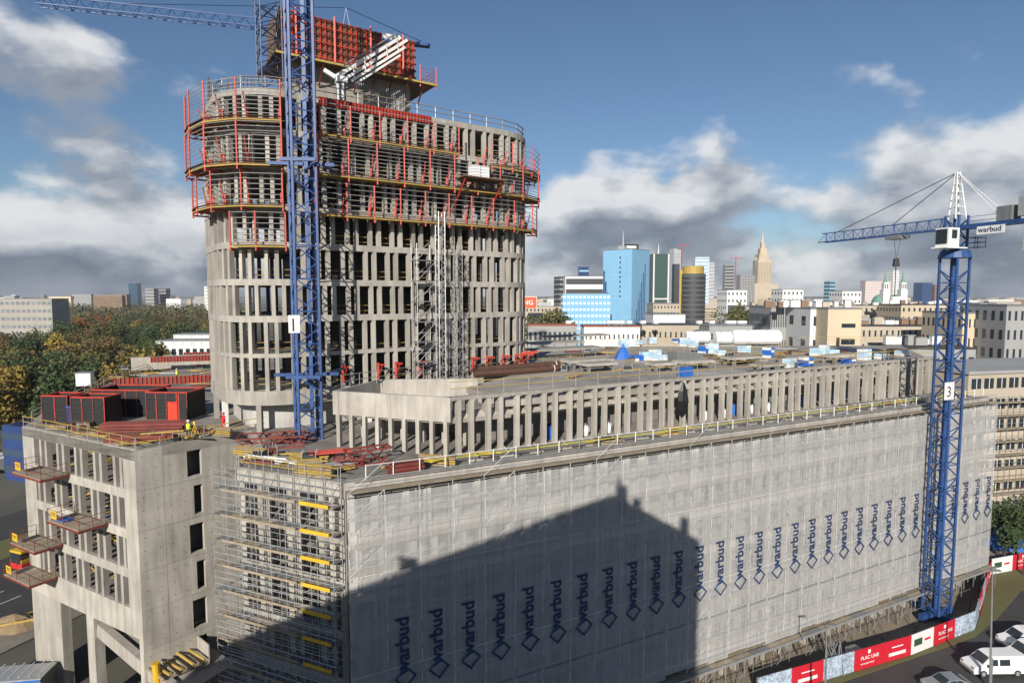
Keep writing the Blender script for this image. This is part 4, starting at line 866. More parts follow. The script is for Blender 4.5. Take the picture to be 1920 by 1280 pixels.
for i, s_ in enumerate((14.5, 17.2, 30.2, 33.0, 38.0, 40.8, 44.0)):
    q = PF.p(s_, -1.3, ZR); t = T('white_bag', 'crumpled white bulk bag on the podium roof behind the railing', 'bag', q, 'white bulk bags behind the railing'); b = MB(); b.hull([[q + Vector((math.cos(a * .9) * r_ * rnd.uniform(.85, 1.1), math.sin(a * .9) * r_ * rnd.uniform(.85, 1.1), z_)) for a in range(7)] for r_, z_ in ((.45, 0), (.55, .4), (.5, .8), (.25, 1.0))]); t.mb('bag', b, FOIL); t.mb('loop', MB().tube(q + Vector((-.2, 0, .95)), q + Vector((.2, 0, 1.15)), .03, 4), WHITE)
bgq = PF.p(25.6, -.1, 27.4); t = T('black_sack', 'black plastic sheet bundle hanging on a penthouse column', 'sheet', bgq); b = MB(); b.hull([[bgq + PF.n.to_3d() * .45 + Vector((math.cos(a * .9) * r_ * rnd.uniform(.7, 1.2), math.sin(a * .9) * r_ * .5, z_)) for a in range(7)] for r_, z_ in ((.1, -1.3), (.55, -.7), (.7, .3), (.4, 1.3), (.1, 2.2))]); t.mb('sheet', b, mat('black_plastic', (.012, .012, .013), .3, .2, 2))
# slim props lying along the roof behind the white railing
for i in range(26):
    s_ = 8 + i * 2.85; q = FRONT.p(s_, -1.6, ZR); t = T('edge_prop', 'short timber edge prop on a concrete foot behind the white railing', 'prop', q, 'row of edge props behind the railing'); t.beam('leg', q + FRONT.d.to_3d() * .5 + Vector((0, 0, .05)), q - FRONT.n.to_3d() * .5 + Vector((0, 0, .8)), .1, BOARD); t.beam('foot', q - FRONT.d.to_3d() * .6 + Vector((0, 0, .08)), q + FRONT.d.to_3d() * .7 + Vector((0, 0, .08)), .22, CONC_L, .12)
# far deck left of the tower
for u, v, w, h, lb in ((300, 692, 9, 2.2, 'pale concrete wall with dark doorway on the far left deck'), (365, 690, 10, 2.4, 'concrete wall under the red edge formwork by the tower')):
    q = on(u, v); t = T('deck_wall', lb, 'wall', q); t.box('wall', q + Vector((0, 0, h / 2)), (w, .5, h), CONC_L, .35); t.box('coping', q + Vector((0, 0, h + .06)), (w + .1, .6, .12), CONC, .35); t.box('opening', q + Vector((-.8, -.29, h * .4)), (2.2, .06, h * .75), BLACK, .35)
for u, v, l, lb in ((355, 672, 12, 'red ribbed edge formwork strip beside the tower foot'), (400, 664, 10, 'upper red ribbed edge formwork behind the first strip'), (330, 712, 14, 'long red formwork rail on top of the black boxes row')):
    q = on(u, v, ZR + 2.2); t = T('edge_formwork', lb, 'formwork', q); dd = Vector((.94, .34, 0))
    t.beam('sheet', q - dd * l / 2, q + dd * l / 2, .1, DRED, 1.0)
    for i in range(int(l / .5)): t.box('rib', q - dd * (l / 2 - i * .5) + Vector((.05, -.12, 0)), (.1, .14, 1.05), RED, .35)
q = on(375, 650); t = T('stored_scaffolding', 'cluster of grey scaffold frames stored on the far deck', 'scaffold', q)
for i in range(7): t.tube('upright', q + Vector((i * 1.6 - 6, (i % 3) - 1, 0)), q + Vector((i * 1.6 - 6, (i % 3) - 1, 3.2)), .06, STEEL)
for k in range(3): t.tube('ledger', q + Vector((-6, -1, .9 + k)), q + Vector((4, 1, .9 + k)), .05, STEEL)
q = on(160, 722); t = T('white_sign_box', 'small white box standing in for a sign board on the park side of the deck', 'cabin', q); t.box('body', q + Vector((0, 0, .95)), (1.9, 1.6, 1.9), WHITE, .3); t.box('roof', q + Vector((0, 0, 1.95)), (2.1, 1.8, .12), GREY, .3)  # plain white box added in place of a sign board
# ------------------------------------------------------------------ people
def person(loc, rz, vest, legs, label, helmet=WHITE, lean=0.0):
    t = T('person', label, 'person', loc, None); loc = Vector(loc)
    V = [(0, 0, .95), (0, 0, 1.2), (0, 0, 1.42), (0, 0, 1.55), (0, .02, 1.66), (.1, 0, .9), (.12, .04, .5), (.12, 0, .08), (.13, -.14, .04), (-.1, 0, .9), (-.12, -.05, .5), (-.12, .06, .08), (-.13, -.08, .04), (.2, 0, 1.4), (.27, -.05, 1.12), (.24, -.25, 1.0), (-.2, 0, 1.4), (-.28, -.03, 1.12), (-.25, -.2, .98)]
    E = [(0, 1), (1, 2), (2, 3), (3, 4), (0, 5), (5, 6), (6, 7), (7, 8), (0, 9), (9, 10), (10, 11), (11, 12), (2, 13), (13, 14), (14, 15), (2, 16), (16, 17), (17, 18)]
    Rr = [.15, .15, .15, .06, .11, .1, .075, .055, .05, .1, .075, .055, .05, .075, .055, .045, .075, .055, .045]
    me = bpy.data.meshes.new('body'); me.from_pydata(V, E, []); me.materials.append(legs); o = link('body', me, t.o); o.rotation_euler = (lean, 0, rz)
    md = o.modifiers.new('skin', 'SKIN'); md.use_smooth_shade = True
    for i, r in enumerate(Rr): me.skin_vertices[0].data[i].radius = (r, r * .85)
    me.skin_vertices[0].data[0].use_root = True
    s2 = o.modifiers.new('sub', 'SUBSURF'); s2.levels = 1; s2.render_levels = 1
    def child(nm, rings, m):
        b = MB(); b.hull([[(math.cos(a * math.pi / 5) * rx, math.sin(a * math.pi / 5) * ry + yo, z) for a in range(10)] for rx, ry, yo, z in rings]); c = link(nm, b.mesh(nm, m), t.o); c.rotation_euler = (lean, 0, rz)
    child('vest', ((.19, .15, 0, .86), (.2, .16, 0, 1.1), (.22, .16, 0, 1.36), (.12, .1, 0, 1.49)), vest); child('head', ((.05, .05, 0, 1.5), (.085, .1, .0, 1.6), (.09, .1, 0, 1.68)), SKINM); child('helmet', ((.15, .17, -.02, 1.66), (.125, .14, 0, 1.7), (.1, .11, 0, 1.78), (.03, .03, 0, 1.82)), helmet)
HV_ = mat('hi_vis_yellow', (.62, .75, .05), .6, .1, 2); NAVY = mat('work_navy', (.02, .025, .05), .8, .2, 2); REDC = mat('red_overall', (.6, .02, .02), .7, .15, 2)
person(on(354, 822), .4, HV_, NAVY, 'worker in yellow vest and white helmet beside the survey tripod')
person(on(420, 806), -.6, REDC, REDC, 'worker in red overalls standing at the tower foot', RED)
person(on(332, 712), .2, HV_, NAVY, 'worker in yellow vest by the dark doorway on the far deck')
q = on(366, 822); t = T('survey_tripod', 'yellow survey tripod beside the worker on the corner roof', 'tripod', q)
for a in range(3): t.tube('leg', q + Vector((math.cos(a * 2.1) * .5, math.sin(a * 2.1) * .5, 0)), q + Vector((0, 0, 1.4)), .035, YEL)
t.box('instrument', q + Vector((0, 0, 1.52)), (.2, .2, .28), YEL)

# ================================================================== street level, right
fence_pts = [fA, fB, fC, fD, fE]
RB = mat('banner_red', (.55, .012, .03), .6, .12, 1); WB = mat('banner_white', (.75, .74, .73), .6, .08, 1); PH = mat('banner_photo', (.55, .66, .78), .5, .9, .7, col2=(.05, .07, .11), fine=.3); GS = mat('banner_green', (.03, .08, .05), .6, .1, 1)
hd = T('site_hoarding', 'red and white printed site hoarding along the grass verge', 'hoarding', fA)
t1 = text_mesh('PLAC UNII', .55, WB, 'banner_words', .01); t2 = text_mesh('www.placunii.pl', .3, WB, 'banner_address', .005)
pat = ['p', 'r', 'p', 'R', 'r', 'w', 'R', 'p']
def board(a, c, kind):
    m = {'p': PH, 'r': RB, 'R': RB, 'w': WB}[kind]; d = (c - a).normalized(); nn = Vector((d.y, -d.x, 0)); mid = (a + c) / 2; rz = math.atan2(d.y, d.x); l = (c - a).length
    o = hd.box('banner_panel', mid + Vector((0, 0, 1.15)), (l - .03, .08, 2.2), m, rz)
    M = Matrix((d, Vector((0, 0, 1)), nn)).transposed().to_4x4()
    def put(me, x, z, nm): k = link(nm, me, hd.o); k.matrix_local = Matrix.Translation(a + d * x + nn * .05 + Vector((0, 0, z)) - hd.loc) @ M
    if kind == 'R': put(t1, l * .22, 1.05, 'banner_words'); put(t2, l * .22, .55, 'banner_address'); hd.mb('banner_emblem', MB().prism([tuple((mid + nn * .06 + d * x).xy) for x in (-.18, .18)] + [tuple((mid + nn * .065 + d * .18).xy), tuple((mid + nn * .065 - d * .18).xy)], 1.65, 2.05), WB)
    if kind == 'r': hd.box('banner_strip', mid + nn * .05 + Vector((0, 0, .75)), (l * .6, .02, .35), WB, rz); hd.box('banner_strip', mid + nn * .05 + Vector((0, 0, 1.5)), (l * .4, .02, .12), WB, rz)
    if kind == 'w': hd.box('banner_block', mid + nn * .05 - d * l * .2 + Vector((0, 0, 1.25)), (l * .35, .02, .75), GS, rz); hd.box('banner_block', mid + nn * .05 + d * l * .22 + Vector((0, 0, 1.25)), (l * .25, .02, .25), RB, rz)
    hd.tube('post', a - nn * .12, a - nn * .12 + Vector((0, 0, 2.25)), .05, GREY)
i = 0
for a, c in zip(fence_pts[:-1], fence_pts[1:]):
    L_ = (c - a).length; n = max(1, round(L_ / 4.2))
    for k in range(n): board(a + (c - a) * k / n, a + (c - a) * (k + 1) / n, pat[i % 8]); i += 1
# vans and car
def vehicle(name, loc, rz, L_, Wd, prof, paint, label, cat, belt, glassz, windows, wheels, wr=.36):
    t = T(name, label, cat, loc); M = Matrix.Translation(Vector(loc)) @ Matrix.Rotation(rz, 4, 'Z')
    def half(z): return Wd / 2 * (1 if z < belt else 1 - .16 * (z - belt) / max(.01, max(p[1] for p in prof) - belt))
    b = MB(); k = 0; secs = []
    for s in (-1, -.96, .96, 1):
        sh = .93 if abs(s) == 1 else 1.0
        secs.append([M @ Vector(((x - L_ / 2) * (1 if abs(s) < 1 else .985) + L_ / 2 - L_ / 2, s * half(z) , .25 + (z - .25) * sh if z > .3 else z)) for x, z in prof])
    b.hull(secs); o = t.mb('body', b, paint)
    bv = o.modifiers.new('bevel', 'BEVEL'); bv.width = .05; bv.segments = 2; bv.limit_method = 'ANGLE'
    for nm, pts in windows:       # side windows on both sides, given as x,z outlines
        for s in (-1, 1):
            q = MB(); k = len(q.v)
            out = [M @ Vector((x - L_ / 2, s * (half(z) + .012), z)) for x, z in pts]; inn = [M @ Vector((x - L_ / 2, s * (half(z) - .05), z)) for x, z in pts]
            q.hull([inn, out] if s > 0 else [out, inn]); t.mb(nm, q, GLASS)
    for x in wheels:
        for s in (-1, 1):
            c = M @ Vector((x - L_ / 2, s * (Wd / 2 - .1), wr)); ax_ = (M.to_3x3() @ Vector((0, s, 0)))
            w = t.mb('wheel', MB().tube(c - ax_ * .1, c + ax_ * .11, wr, 16), DARK); t.mb('rim', MB().tube(c + ax_ * .1, c + ax_ * .125, wr * .6, 12), STEEL, w)
    return t, M
VP = [(0.05, .35), (.0, .75), (.15, 1.0), (.95, 1.22), (1.75, 1.95), (2.2, 2.1), (5.3, 2.12), (5.5, 1.9), (5.55, .35)]
def van(loc, rz, label):
    t, M = vehicle('parked_van', loc, rz, 5.55, 1.95, VP, mat('van_white', (.80, .80, .80), .25, .06, 1), label, 'van', 1.15, 1, [('side_window', [(1.45, 1.2), (1.9, 1.78), (2.45, 1.8), (2.45, 1.2)]), ('side_window', [(2.65, 1.2), (2.65, 1.78), (3.7, 1.8), (3.7, 1.2)])], (1.0, 4.5))
    ws = MB().hull([[M @ Vector((x - 2.775, y, z)) for y in (-.75, .75)] + [M @ Vector((x2 - 2.775, y, z2)) for y in (.68, -.68)] for x, z, x2, z2 in ((1.02, 1.27, 1.70, 1.93), (.98, 1.30, 1.66, 1.96))]); t.mb('windscreen', ws, GLASS)
    for s in (-1, 1): t.mb('headlight', MB().box(M @ Vector((.1 - 2.775, s * .72, .85)), (.16, .35, .2), rz), STEEL); t.mb('door_mirror', MB().box(M @ Vector((1.35 - 2.775, s * 1.08, 1.25)), (.12, .2, .25), rz), DARK)
    t.mb('bumper', MB().box(M @ Vector((.06 - 2.775, 0, .45)), (.2, 1.85, .22), rz), GREY)
    return t
van(W(1862, 1258, .02), .02, 'white panel van parked nearest the lamp post')
van(W(1925, 1212, .02), .02, 'white van parked behind the panel van beside the verge')
van(W(1935, 1238, .02), .1, 'white van half hidden between the two other vans')
CP = [(.05, .3), (0, .6), (.15, .75), (1.15, .92), (1.9, 1.38), (3.1, 1.42), (3.9, 1.0), (4.35, .92), (4.4, .35)]
t, M = vehicle('parked_car', W(1775, 1292, .02), .1, 4.4, 1.75, CP, mat('silver_paint', (.42, .44, .47), .25, .06, 1, metal=.6), 'silver car parked in front of the white panel van', 'car', .9, 1, [('side_window', [(1.45, .95), (1.95, 1.32), (2.5, 1.35), (2.5, .95)]), ('side_window', [(2.6, .95), (2.6, 1.35), (3.05, 1.33), (3.6, .98)])], (.85, 3.5), .31)
for x0, z0, x1, z1 in ((1.22, .96, 1.86, 1.36), (3.82, 1.05, 3.18, 1.38)):
    t.mb('windscreen', MB().hull([[M @ Vector((x0 - 2.2 + d, y, z0 + .03)) for y in (-.68, .68)] + [M @ Vector((x1 - 2.2 + d, y, z1 + .03)) for y in (.6, -.6)] for d in (.02, -.02)]), GLASS)
for s in (-1, 1): t.mb('headlight', MB().box(M @ Vector((.1 - 2.2, s * .62, .66)), (.14, .36, .14), .1), STEEL); t.mb('door_mirror', MB().box(M @ Vector((1.5 - 2.2, s * .95, .98)), (.14, .18, .13), .1), DARK)
# lamp posts
for u, v, vt, lb in ((1856, 1292, 1070, 'tall grey lamp post rising between the parked vans'), (1546, 1345, 1172, 'grey lamp post before the photo banner on the hoarding')):
    p = W(u, v, 0); top_ = WY(u + (5 if u > 1700 else 4), vt, p.y); t = T('lamp_post', lb, 'lamp post', p); t.mb('pole', MB().tube(p, top_, .11, 10, .06), GREY); t.mb('base_sleeve', MB().tube(p, p + Vector((0, 0, 3.2)), .15, 10, .13), GREY); t.box('lamp_head', top_ + Vector((.3, 0, .05)), (.9, .28, .14), GREY)
# odds and ends at the foot of the facade
q = FRONT.p(47.5, 5.0, 0); t = T('mesh_bundle', 'bundle of grey scaffold tubes standing near the canopy', 'scaffold parts', q)
for i in range(14): t.tube('tube', q + Vector((rnd.uniform(-1.1, 1.1), rnd.uniform(-.5, .5), 0)), q + Vector((rnd.uniform(-1.1, 1.1), rnd.uniform(-.5, .5), 3.4)), .05, GREY)
q = FRONT.p(51.5, 4.4, 0); t = T('white_cabinet', 'small white electrical cabinet on the sand by the canopy', 'cabinet', q); t.box('cabinet', q + Vector((0, 0, .7)), (1.3, .9, 1.4), WHITE, .4); t.box('lid', q + Vector((0, 0, 1.43)), (1.4, 1.0, .08), GREY, .4)
for i, s_ in enumerate((57, 63, 68, 74)):
    q = FRONT.p(s_, 4.0, 0); t = T('cable_post', 'thin dark post on the sandy strip before the canopy', 'post', q, 'posts on the sandy strip'); t.tube('post', q, q + Vector((.2, 0, 1.6)), .05, DARK); t.box('foot', q + Vector((0, 0, .05)), (.5, .5, .1), CONC_D)
# ================================================================== street level, left
t = T('city_bus', 'yellow and red city bus driving past the corner block', 'bus', W(38, 1068, -1.4)); q = W(38, 1068, -1.4); br = math.atan2(rd.y, rd.x) - math.pi / 2
def bb_(nm, x, y, z, sx_, sy_, sz, m): c = q + Vector((math.cos(br) * x - math.sin(br) * y, math.sin(br) * x + math.cos(br) * y, z)); return t.box(nm, c, (sx_, sy_, sz), m, br)
bb_('lower_body', 0, 5, .75, 2.5, 11, .9, REDC); bb_('upper_body', 0, 5, 1.5, 2.5, 11, .6, YEL); bb_('side_glazing', 0, 5, 2.25, 2.46, 10.9, .95, GLASS); bb_('roof', 0, 5, 2.87, 2.5, 11, .3, YEL); bb_('windscreen', 0, -.52, 1.95, 2.2, .08, 1.5, GLASS)
for x in (-1.1, 1.1):
    for y in (1.8, 8): c = q + Vector((math.cos(br) * x - math.sin(br) * y, math.sin(br) * x + math.cos(br) * y, .5)); t.mb('wheel', MB().tube(c - Vector((.15, 0, 0)), c + Vector((.15, 0, 0)), .5, 12), DARK)
def boxtruck(u, v, rz, label, L_=6.5):
    p = W(u, v, -1.4); t = T('box_truck', label, 'truck', p); f = Vector((math.cos(rz), math.sin(rz), 0))
    t.box('cargo_box', p + Vector((0, 0, 2.0)), (L_, 2.4, 2.5), WHITE, rz); t.box('cab', p + f * (L_ / 2 + .9) + Vector((0, 0, 1.4)), (1.7, 2.2, 1.9), WHITE, rz); t.box('windscreen', p + f * (L_ / 2 + 1.77) + Vector((0, 0, 1.75)), (.06, 1.9, .8), GLASS, rz); t.box('chassis', p + Vector((0, 0, .65)), (L_ + 1, 1.0, .2), DARK, rz)
    for x in (-L_ * .3, L_ * .48):
        for s in (-1, 1): c = p + f * x + Vector((-f.y, f.x, 0)) * s * 1.05 + Vector((0, 0, .45)); t.mb('wheel', MB().tube(c - Vector((-f.y, f.x, 0)) * .15, c + Vector((-f.y, f.x, 0)) * .15, .45, 12), DARK)
boxtruck(12, 882, 1.25, 'white box truck on the far carriageway'); boxtruck(20, 872, 1.25, 'second white truck just beyond the first on the carriageway')
p = W(35, 1262, 1.6); p.z = -1.5; t = T('site_container', 'pale roofed site container with blue edge beside the corner block', 'container', p); t.box('body', p + Vector((-1.5, 0, 1.5)), (8, 2.6, 2.9), GREY, .15); t.box('roof', p + Vector((-1.5, 0, 3.02)), (8.1, 2.7, .14), STEEL, .15); t.box('edge_trim', p + Vector((-1.3, -1.34, 2.85)), (8, .06, .2), BLUEP, .15)
for x in range(9): t.box('roof_rib', p + Vector((-5 + x * .88, -.13 + .13 * x, 3.12)), (.05, 2.6, .05), WHITE, .15)
p = W(30, 1185, -1.4); t = T('timber_shoring', 'timber shoring boards around an excavated pit by the pavement', 'shoring', p)
for i in range(6): t.box('board', p + Vector((i * .9 - 2, i * .45, .5)), (.86, .12, 1.0 + .1 * (i % 3)), BOARD if i % 2 else PLY, .46)
t.beam('waler', p + Vector((-2.5, -.4, .9)), p + Vector((3, 2.2, .9)), .2, TIMBER)
t = T('sand_heap', 'heap of brown excavated sand beside the pavement', 'sand heap', W(28, 1172, -1.4)); p = W(28, 1172, -1.4); b = MB(); b.hull([[p + Vector((math.cos(a * .524) * r_ * rnd.uniform(.85, 1.15), math.sin(a * .524) * r_ * .7 * rnd.uniform(.85, 1.15), z_)) for a in range(12)] for r_, z_ in ((3.4, 0), (2.4, .6), (1.3, 1.1), (.3, 1.4))]); t.mb('heap', b, mat('sand', (.33, .24, .14), .95, .3, 1, bump=.4))

# ------------------------------------------------------------------ loose building materials all over the decks
def clutter(q, kind, rz, i):
    fd = Vector((math.cos(rz), math.sin(rz), 0)); fn = Vector((-fd.y, fd.x, 0))
    if kind == 0:
        t = T('plank_pile', 'small pile of loose timber planks lying on a roof deck', 'timber', q, 'loose plank piles on the decks')
        for k in range(6): o = fn * rnd.uniform(-.5, .5) + Vector((0, 0, .06 + .08 * (k // 2))); a = rnd.uniform(-.25, .25); d = fd * math.cos(a) + fn * math.sin(a); t.beam('plank', q + o - d * rnd.uniform(.8, 1.8), q + o + d * rnd.uniform(.8, 1.8), .2, TIMBER if k % 3 else BOARD, .07)
    elif kind == 1:
        t = T('plywood_stack', 'flat stack of brown plywood sheets on a roof deck', 'plywood', q, 'plywood stacks on the decks')
        for k in range(4): t.box('sheet', q + Vector((rnd.uniform(-.08, .08), rnd.uniform(-.08, .08), .07 + .12 * k)), (2.4, 1.2, .1), PLY if k % 2 else BOARD, rz + rnd.uniform(-.06, .06))
    elif kind == 2:
        t = T('tube_bundle', 'bundle of grey steel tubes lying on a roof deck', 'steel tubes', q, 'steel tube bundles on the decks')
        for k in range(7): t.tube('tube', q + fn * (.11 * (k % 4)) + Vector((0, 0, .07 + .11 * (k // 4))) - fd * 1.6, q + fn * (.11 * (k % 4)) + Vector((0, 0, .07 + .11 * (k // 4))) + fd * (1.6 + rnd.uniform(-.2, .2)), .05, STEEL)
    elif kind == 3:
        t = T('material_crate', 'open grey mesh crate of fittings on a roof deck', 'crate', q, 'fitting crates on the decks')
        t.box('tray', q + Vector((0, 0, .15)), (1.2, .8, .2), GREY, rz); t.box('fittings', q + Vector((0, 0, .4)), (1.05, .7, .35), DRED if i % 2 else DARK, rz)
        for a, c_ in ((-.55, -.35), (.55, -.35), (.55, .35), (-.55, .35)): p = q + fd * a + fn * c_; t.tube('corner_post', p, p + Vector((0, 0, .85)), .035, STEEL)
    else:
        t = T('flat_formwork', 'single red framed formwork panel lying flat on a roof deck', 'formwork', q, 'loose formwork panels on the decks')
        t.box('ply', q + Vector((0, 0, .12)), (2.6, 1.2, .05), PLY, rz)
        for s in (-1, 1): t.box('frame', q + fn * s * .6 + Vector((0, 0, .1)), (2.6, .08, .16), DRED, rz)
        for k in range(4): t.box('cross_rib', q + fd * (-1.2 + .8 * k) + Vector((0, 0, .1)), (.08, 1.1, .14), DRED, rz)
for i in range(64):
    u = rnd.uniform(1010, 1700); v0_ = 745 - (u - 842) * (77 / 918.); v = rnd.uniform(655, max(668, v0_ - 14)); clutter(W(u, v, ZT + .01), (0, 0, 1, 2, 3, 0, 4, 1)[i % 8], rnd.uniform(-.4, 1.2), i)
for i in range(16): u = rnd.uniform(470, 640); clutter(W(u, rnd.uniform(842, 868) + (u - 470) * .1, ZR + .01), (0, 4, 2, 0, 3)[i % 5], rnd.uniform(-.5, .9), i)
for i in range(14): clutter(LFACE.p(rnd.uniform(3, 19), rnd.uniform(-4.0, -1.0), ZR + .01), (0, 2, 1, 3)[i % 4], rnd.uniform(-.8, .4), i)
for i in range(12): clutter(RFACE.p(rnd.uniform(1, 9), rnd.uniform(-5.5, -1.0), ZR + .01), (0, 3, 2, 1)[i % 4], rnd.uniform(-.8, .9), i)
for i in range(20): clutter(W(rnd.uniform(215, 405), rnd.uniform(690, 728), ZR + .01), (0, 4, 2, 0, 3)[i % 5], rnd.uniform(-.5, .9), i)
for i in range(14): clutter(FRONT.p(rnd.uniform(3, 80), -rnd.uniform(1.6, 3.2), ZR + .01), (0, 2, 1, 0, 3)[i % 5], FRONT.rz + rnd.uniform(-.5, .5), i)
# ================================================================== the building behind the photographer (casts the long shadow)
lx = Vector((SUN_AZ[0], SUN_AZ[1], 0)).normalized(); cx_ = Vector((lx.y, -lx.x, 0))
vb = T('apartment_house', 'tall pale apartment house with pitched roof behind the viewpoint', 'building', lx * -3 + Vector((0, 0, -1.5)))
def cp_(ac, al, z): return cx_ * ac + lx * al + Vector((0, 0, z))
prof_ = [(-40, -1.5), (-40, 26.5), (-20.6, 36.0), (-2.6, 46.1), (5.2, 43.0), (5.4, -1.5)]
vb.mb('wall', MB().hull([[cp_(a, al, z) for a, z in prof_] for al in (-3, -24)]), mat('render_beige', (.55, .50, .42), .9, .2, .3))
for a, w, z, al in ((-1.9, 1.0, 47.3, -3.6), (-.6, .7, 46.9, -5), (3.7, .8, 45.3, -3.6), (-16.8, 1.1, 39.2, -3.6), (-2.1, .2, 48.6, -5)): vb.mb('chimney', MB().hull([[cp_(a + s * w / 2, al - d_ * 1.2, zz) for s in (-1, 1) for d_ in ((0, 1) if s < 0 else (1, 0))] for zz in (34, z)]), mat('chimney_brick', (.3, .15, .1), .9, .3, 1))
for k in range(9):
    for j in range(10): vb.mb('window', MB().hull([[cp_(-24 + j * 2.9 + x, -2.97 + d_, 2 + k * 3.4 + z) for x, z in ((-.6, 0), (.6, 0), (.6, 1.6), (-.6, 1.6))] for d_ in (0, -.1)]), GLASS) if (-24 + j * 2.9 < -6 and 2 + k * 3.4 + 1.7 < 26 + (j * 1.4)) else None
# ================================================================== background buildings
def bld(u0, u1, vt, Y, m, label, dep=None, rot=0.0, rows=0, cols=0, wm=GLASS, name='city_building', cat='building', roof=None, band=False, group=None, zb=-1.5, wh=.55, ww=.6):
    a, c = WY(u0, vt, Y), WY(u1, vt, Y); w = (c.x - a.x); dep = dep or w * .8; w = w / (math.cos(rot) + abs(math.sin(rot)) * dep / w) if rot else w
    mid = Vector(((a.x + c.x) / 2, Y + dep / 2, zb)); h = a.z - zb
    t = T(name, label, cat, mid, group); t.box('walls', mid + Vector((0, 0, h / 2)), (w, dep, h), m, rot); t.box('roof', mid + Vector((0, 0, h + .2)), (w * 1.01, dep * 1.01, .4), roof or GREY, rot)
    fd = Vector((math.cos(rot), math.sin(rot), 0)); fn = Vector((math.sin(rot), -math.cos(rot), 0))
    vis0 = 0 if not rows else h - rows * (h / max(rows, 1))
    if rows:
        fh = h / rows
        for r in range(rows):
            z = mid.z + fh * (r + .5)
            if band or not cols:
                t.box('window_row', mid + fn * (dep / 2) + Vector((0, 0, z - mid.z)), (w * .97, .12, fh * wh), wm, rot)
                t.box('window_row', mid + fd * (w / 2) * (1 if rot <= 0 else -1) + Vector((0, 0, z - mid.z)), (.12, dep * .97, fh * wh), wm, rot)
            else:
                sd = -1 if mid.x > 0 else 1; c2 = max(1, min(cols, round(dep / w * cols))) if Y < 480 else 0
                for k in range(c2): t.box('window', mid + fd * (w / 2) * sd + fn * dep * ((k + .5) / c2 - .5) + Vector((0, 0, z - mid.z)), (.14, dep / c2 * ww, fh * wh), wm, rot)
                for k in range(cols): t.box('window', mid + fn * (dep / 2) + fd * w * ((k + .5) / cols - .5) + Vector((0, 0, z - mid.z)), (w / cols * ww, .14, fh * wh), wm, rot)
    return t, mid, w, dep, h, fd, fn
cream = mat('cream_render', (.62, .52, .37), .9, .15, .1); beige = mat('beige_stone', (.46, .40, .32), .9, .2, .1); whiteb = mat('white_render', (.72, .72, .70), .8, .1, .1); greyb = mat('grey_render', (.33, .33, .33), .9, .15, .1)
darkb = mat('dark_cladding', (.045, .045, .05), .5, .3, .1); skyb = mat('sky_blue_cladding', (.22, .46, .68), .35, .12, .05); navyg = mat('navy_glass', (.03, .06, .18), .2, .2, .05); pbl = mat('pale_blue_glass', (.30, .50, .66), .25, .15, .05); greeng = mat('green_glass', (.04, .09, .075), .25, .15, .05); tealg = mat('teal_glass', (.035, .09, .12), .2, .2, .05); stone = mat('palace_stone', (.50, .42, .31), .9, .15, .05); gold = mat('gold_cladding', (.45, .31, .08), .4, .2, .05); brown = mat('brown_brick', (.22, .15, .10), .9, .2, .1); copper = mat('copper_green', (.12, .30, .22), .7, .2, .1)
# the blue corner tower: two visible faces
t, mid, w, dep, h, fd, fn = bld(1140, 1221, 468, 520, skyb, 'tall sky blue glass office tower with stepped dark stripes', 28, -.75, 24, 0, pbl, 'office_tower', wh=.12)
for k in range(6): t.box('dark_stripe', mid - fd * 0 + fn * (dep / 2 + .1) + fd * (-w / 2 + 1.2 + k * 1.9) + Vector((0, 0, (h * (.78 - .12 * k)) / 2)), (1.5, .3, h * (.78 - .12 * k)), navyg, -.75)
for k in range(9): t.box('porthole', mid + fn * (dep / 2 + .1) + fd * 3 + Vector((0, 0, h * (.5 + .052 * k))), (1.3, .4, 1.4), DARK, -.75)
for k in range(7): t.box('slit_window', mid + fd * (w / 2 + .1) + fn * (dep * (.3 - .09 * k)) + Vector((0, 0, h * (.13 + .05 * k))), (.3, .8, h * (.25 + .1 * k)), navyg, -.75)
sg = mid + Vector((4, -2, h + 3)); t.box('roof_sign', sg, (13, .6, 5), DARK, .3); t.mb('antenna', MB().tube(mid + Vector((-3, 0, h)), mid + Vector((-3, 0, h + 17)), .8, 6, .2), STEEL); t.box('plant_room', mid + Vector((-3, 0, h + 2)), (7, 7, 4), GREY, -.3); t.box('sign_letters', sg - Vector((0, .4, 0)), (9, .2, 2.2), WHITE, .3)
bld(1055, 1145, 551, 400, skyb, 'low blue and white panel office block left of the blue tower', 14, .0, 10, 12, WHITE, 'office_block', wh=.35)
bld(1060, 1143, 518, 560, whiteb, 'white office block with black top storey', 22, 0, 6, 0, darkb, 'office_block', roof=darkb)
bld(1042, 1066, 519, 600, darkb, 'dark grey slab tower beside the white office block', 20, .2, 12, 0, greyb, wh=.3)
bld(1086, 1104, 500, 640, navyg, 'small dark glass tower with white cap', 12, 0, 8, 0, pbl, wh=.2)
t, mid, w, dep, h, fd, fn = bld(1222, 1254, 476, 1500, greeng, 'dark green hotel tower with pale corner edges', 36, .15, 30, 0, DARK, 'skyscraper', wh=.25)
for s in (-1, 1): t.box('edge_fin', mid + fd * s * w / 2 + fn * dep / 2 + Vector((0, 0, h / 2)), (3, 3, h), whiteb, .15)
t.mb('antenna', MB().tube(mid + Vector((0, 0, h)), mid + Vector((0, 0, h + 26)), 1.6, 6, .4), WHITE); t.box('light_band', mid + fn * (dep / 2 + .3) + Vector((0, 0, h * .22)), (w, .5, 3), WHITE, .15)
bld(1259, 1279, 466, 1900, mat('silver_glass', (.5, .53, .57), .3, .2, .03), 'slim silver skyscraper with a red crane beside it', 26, .3, 40, 0, greyb, 'skyscraper', wh=.4)
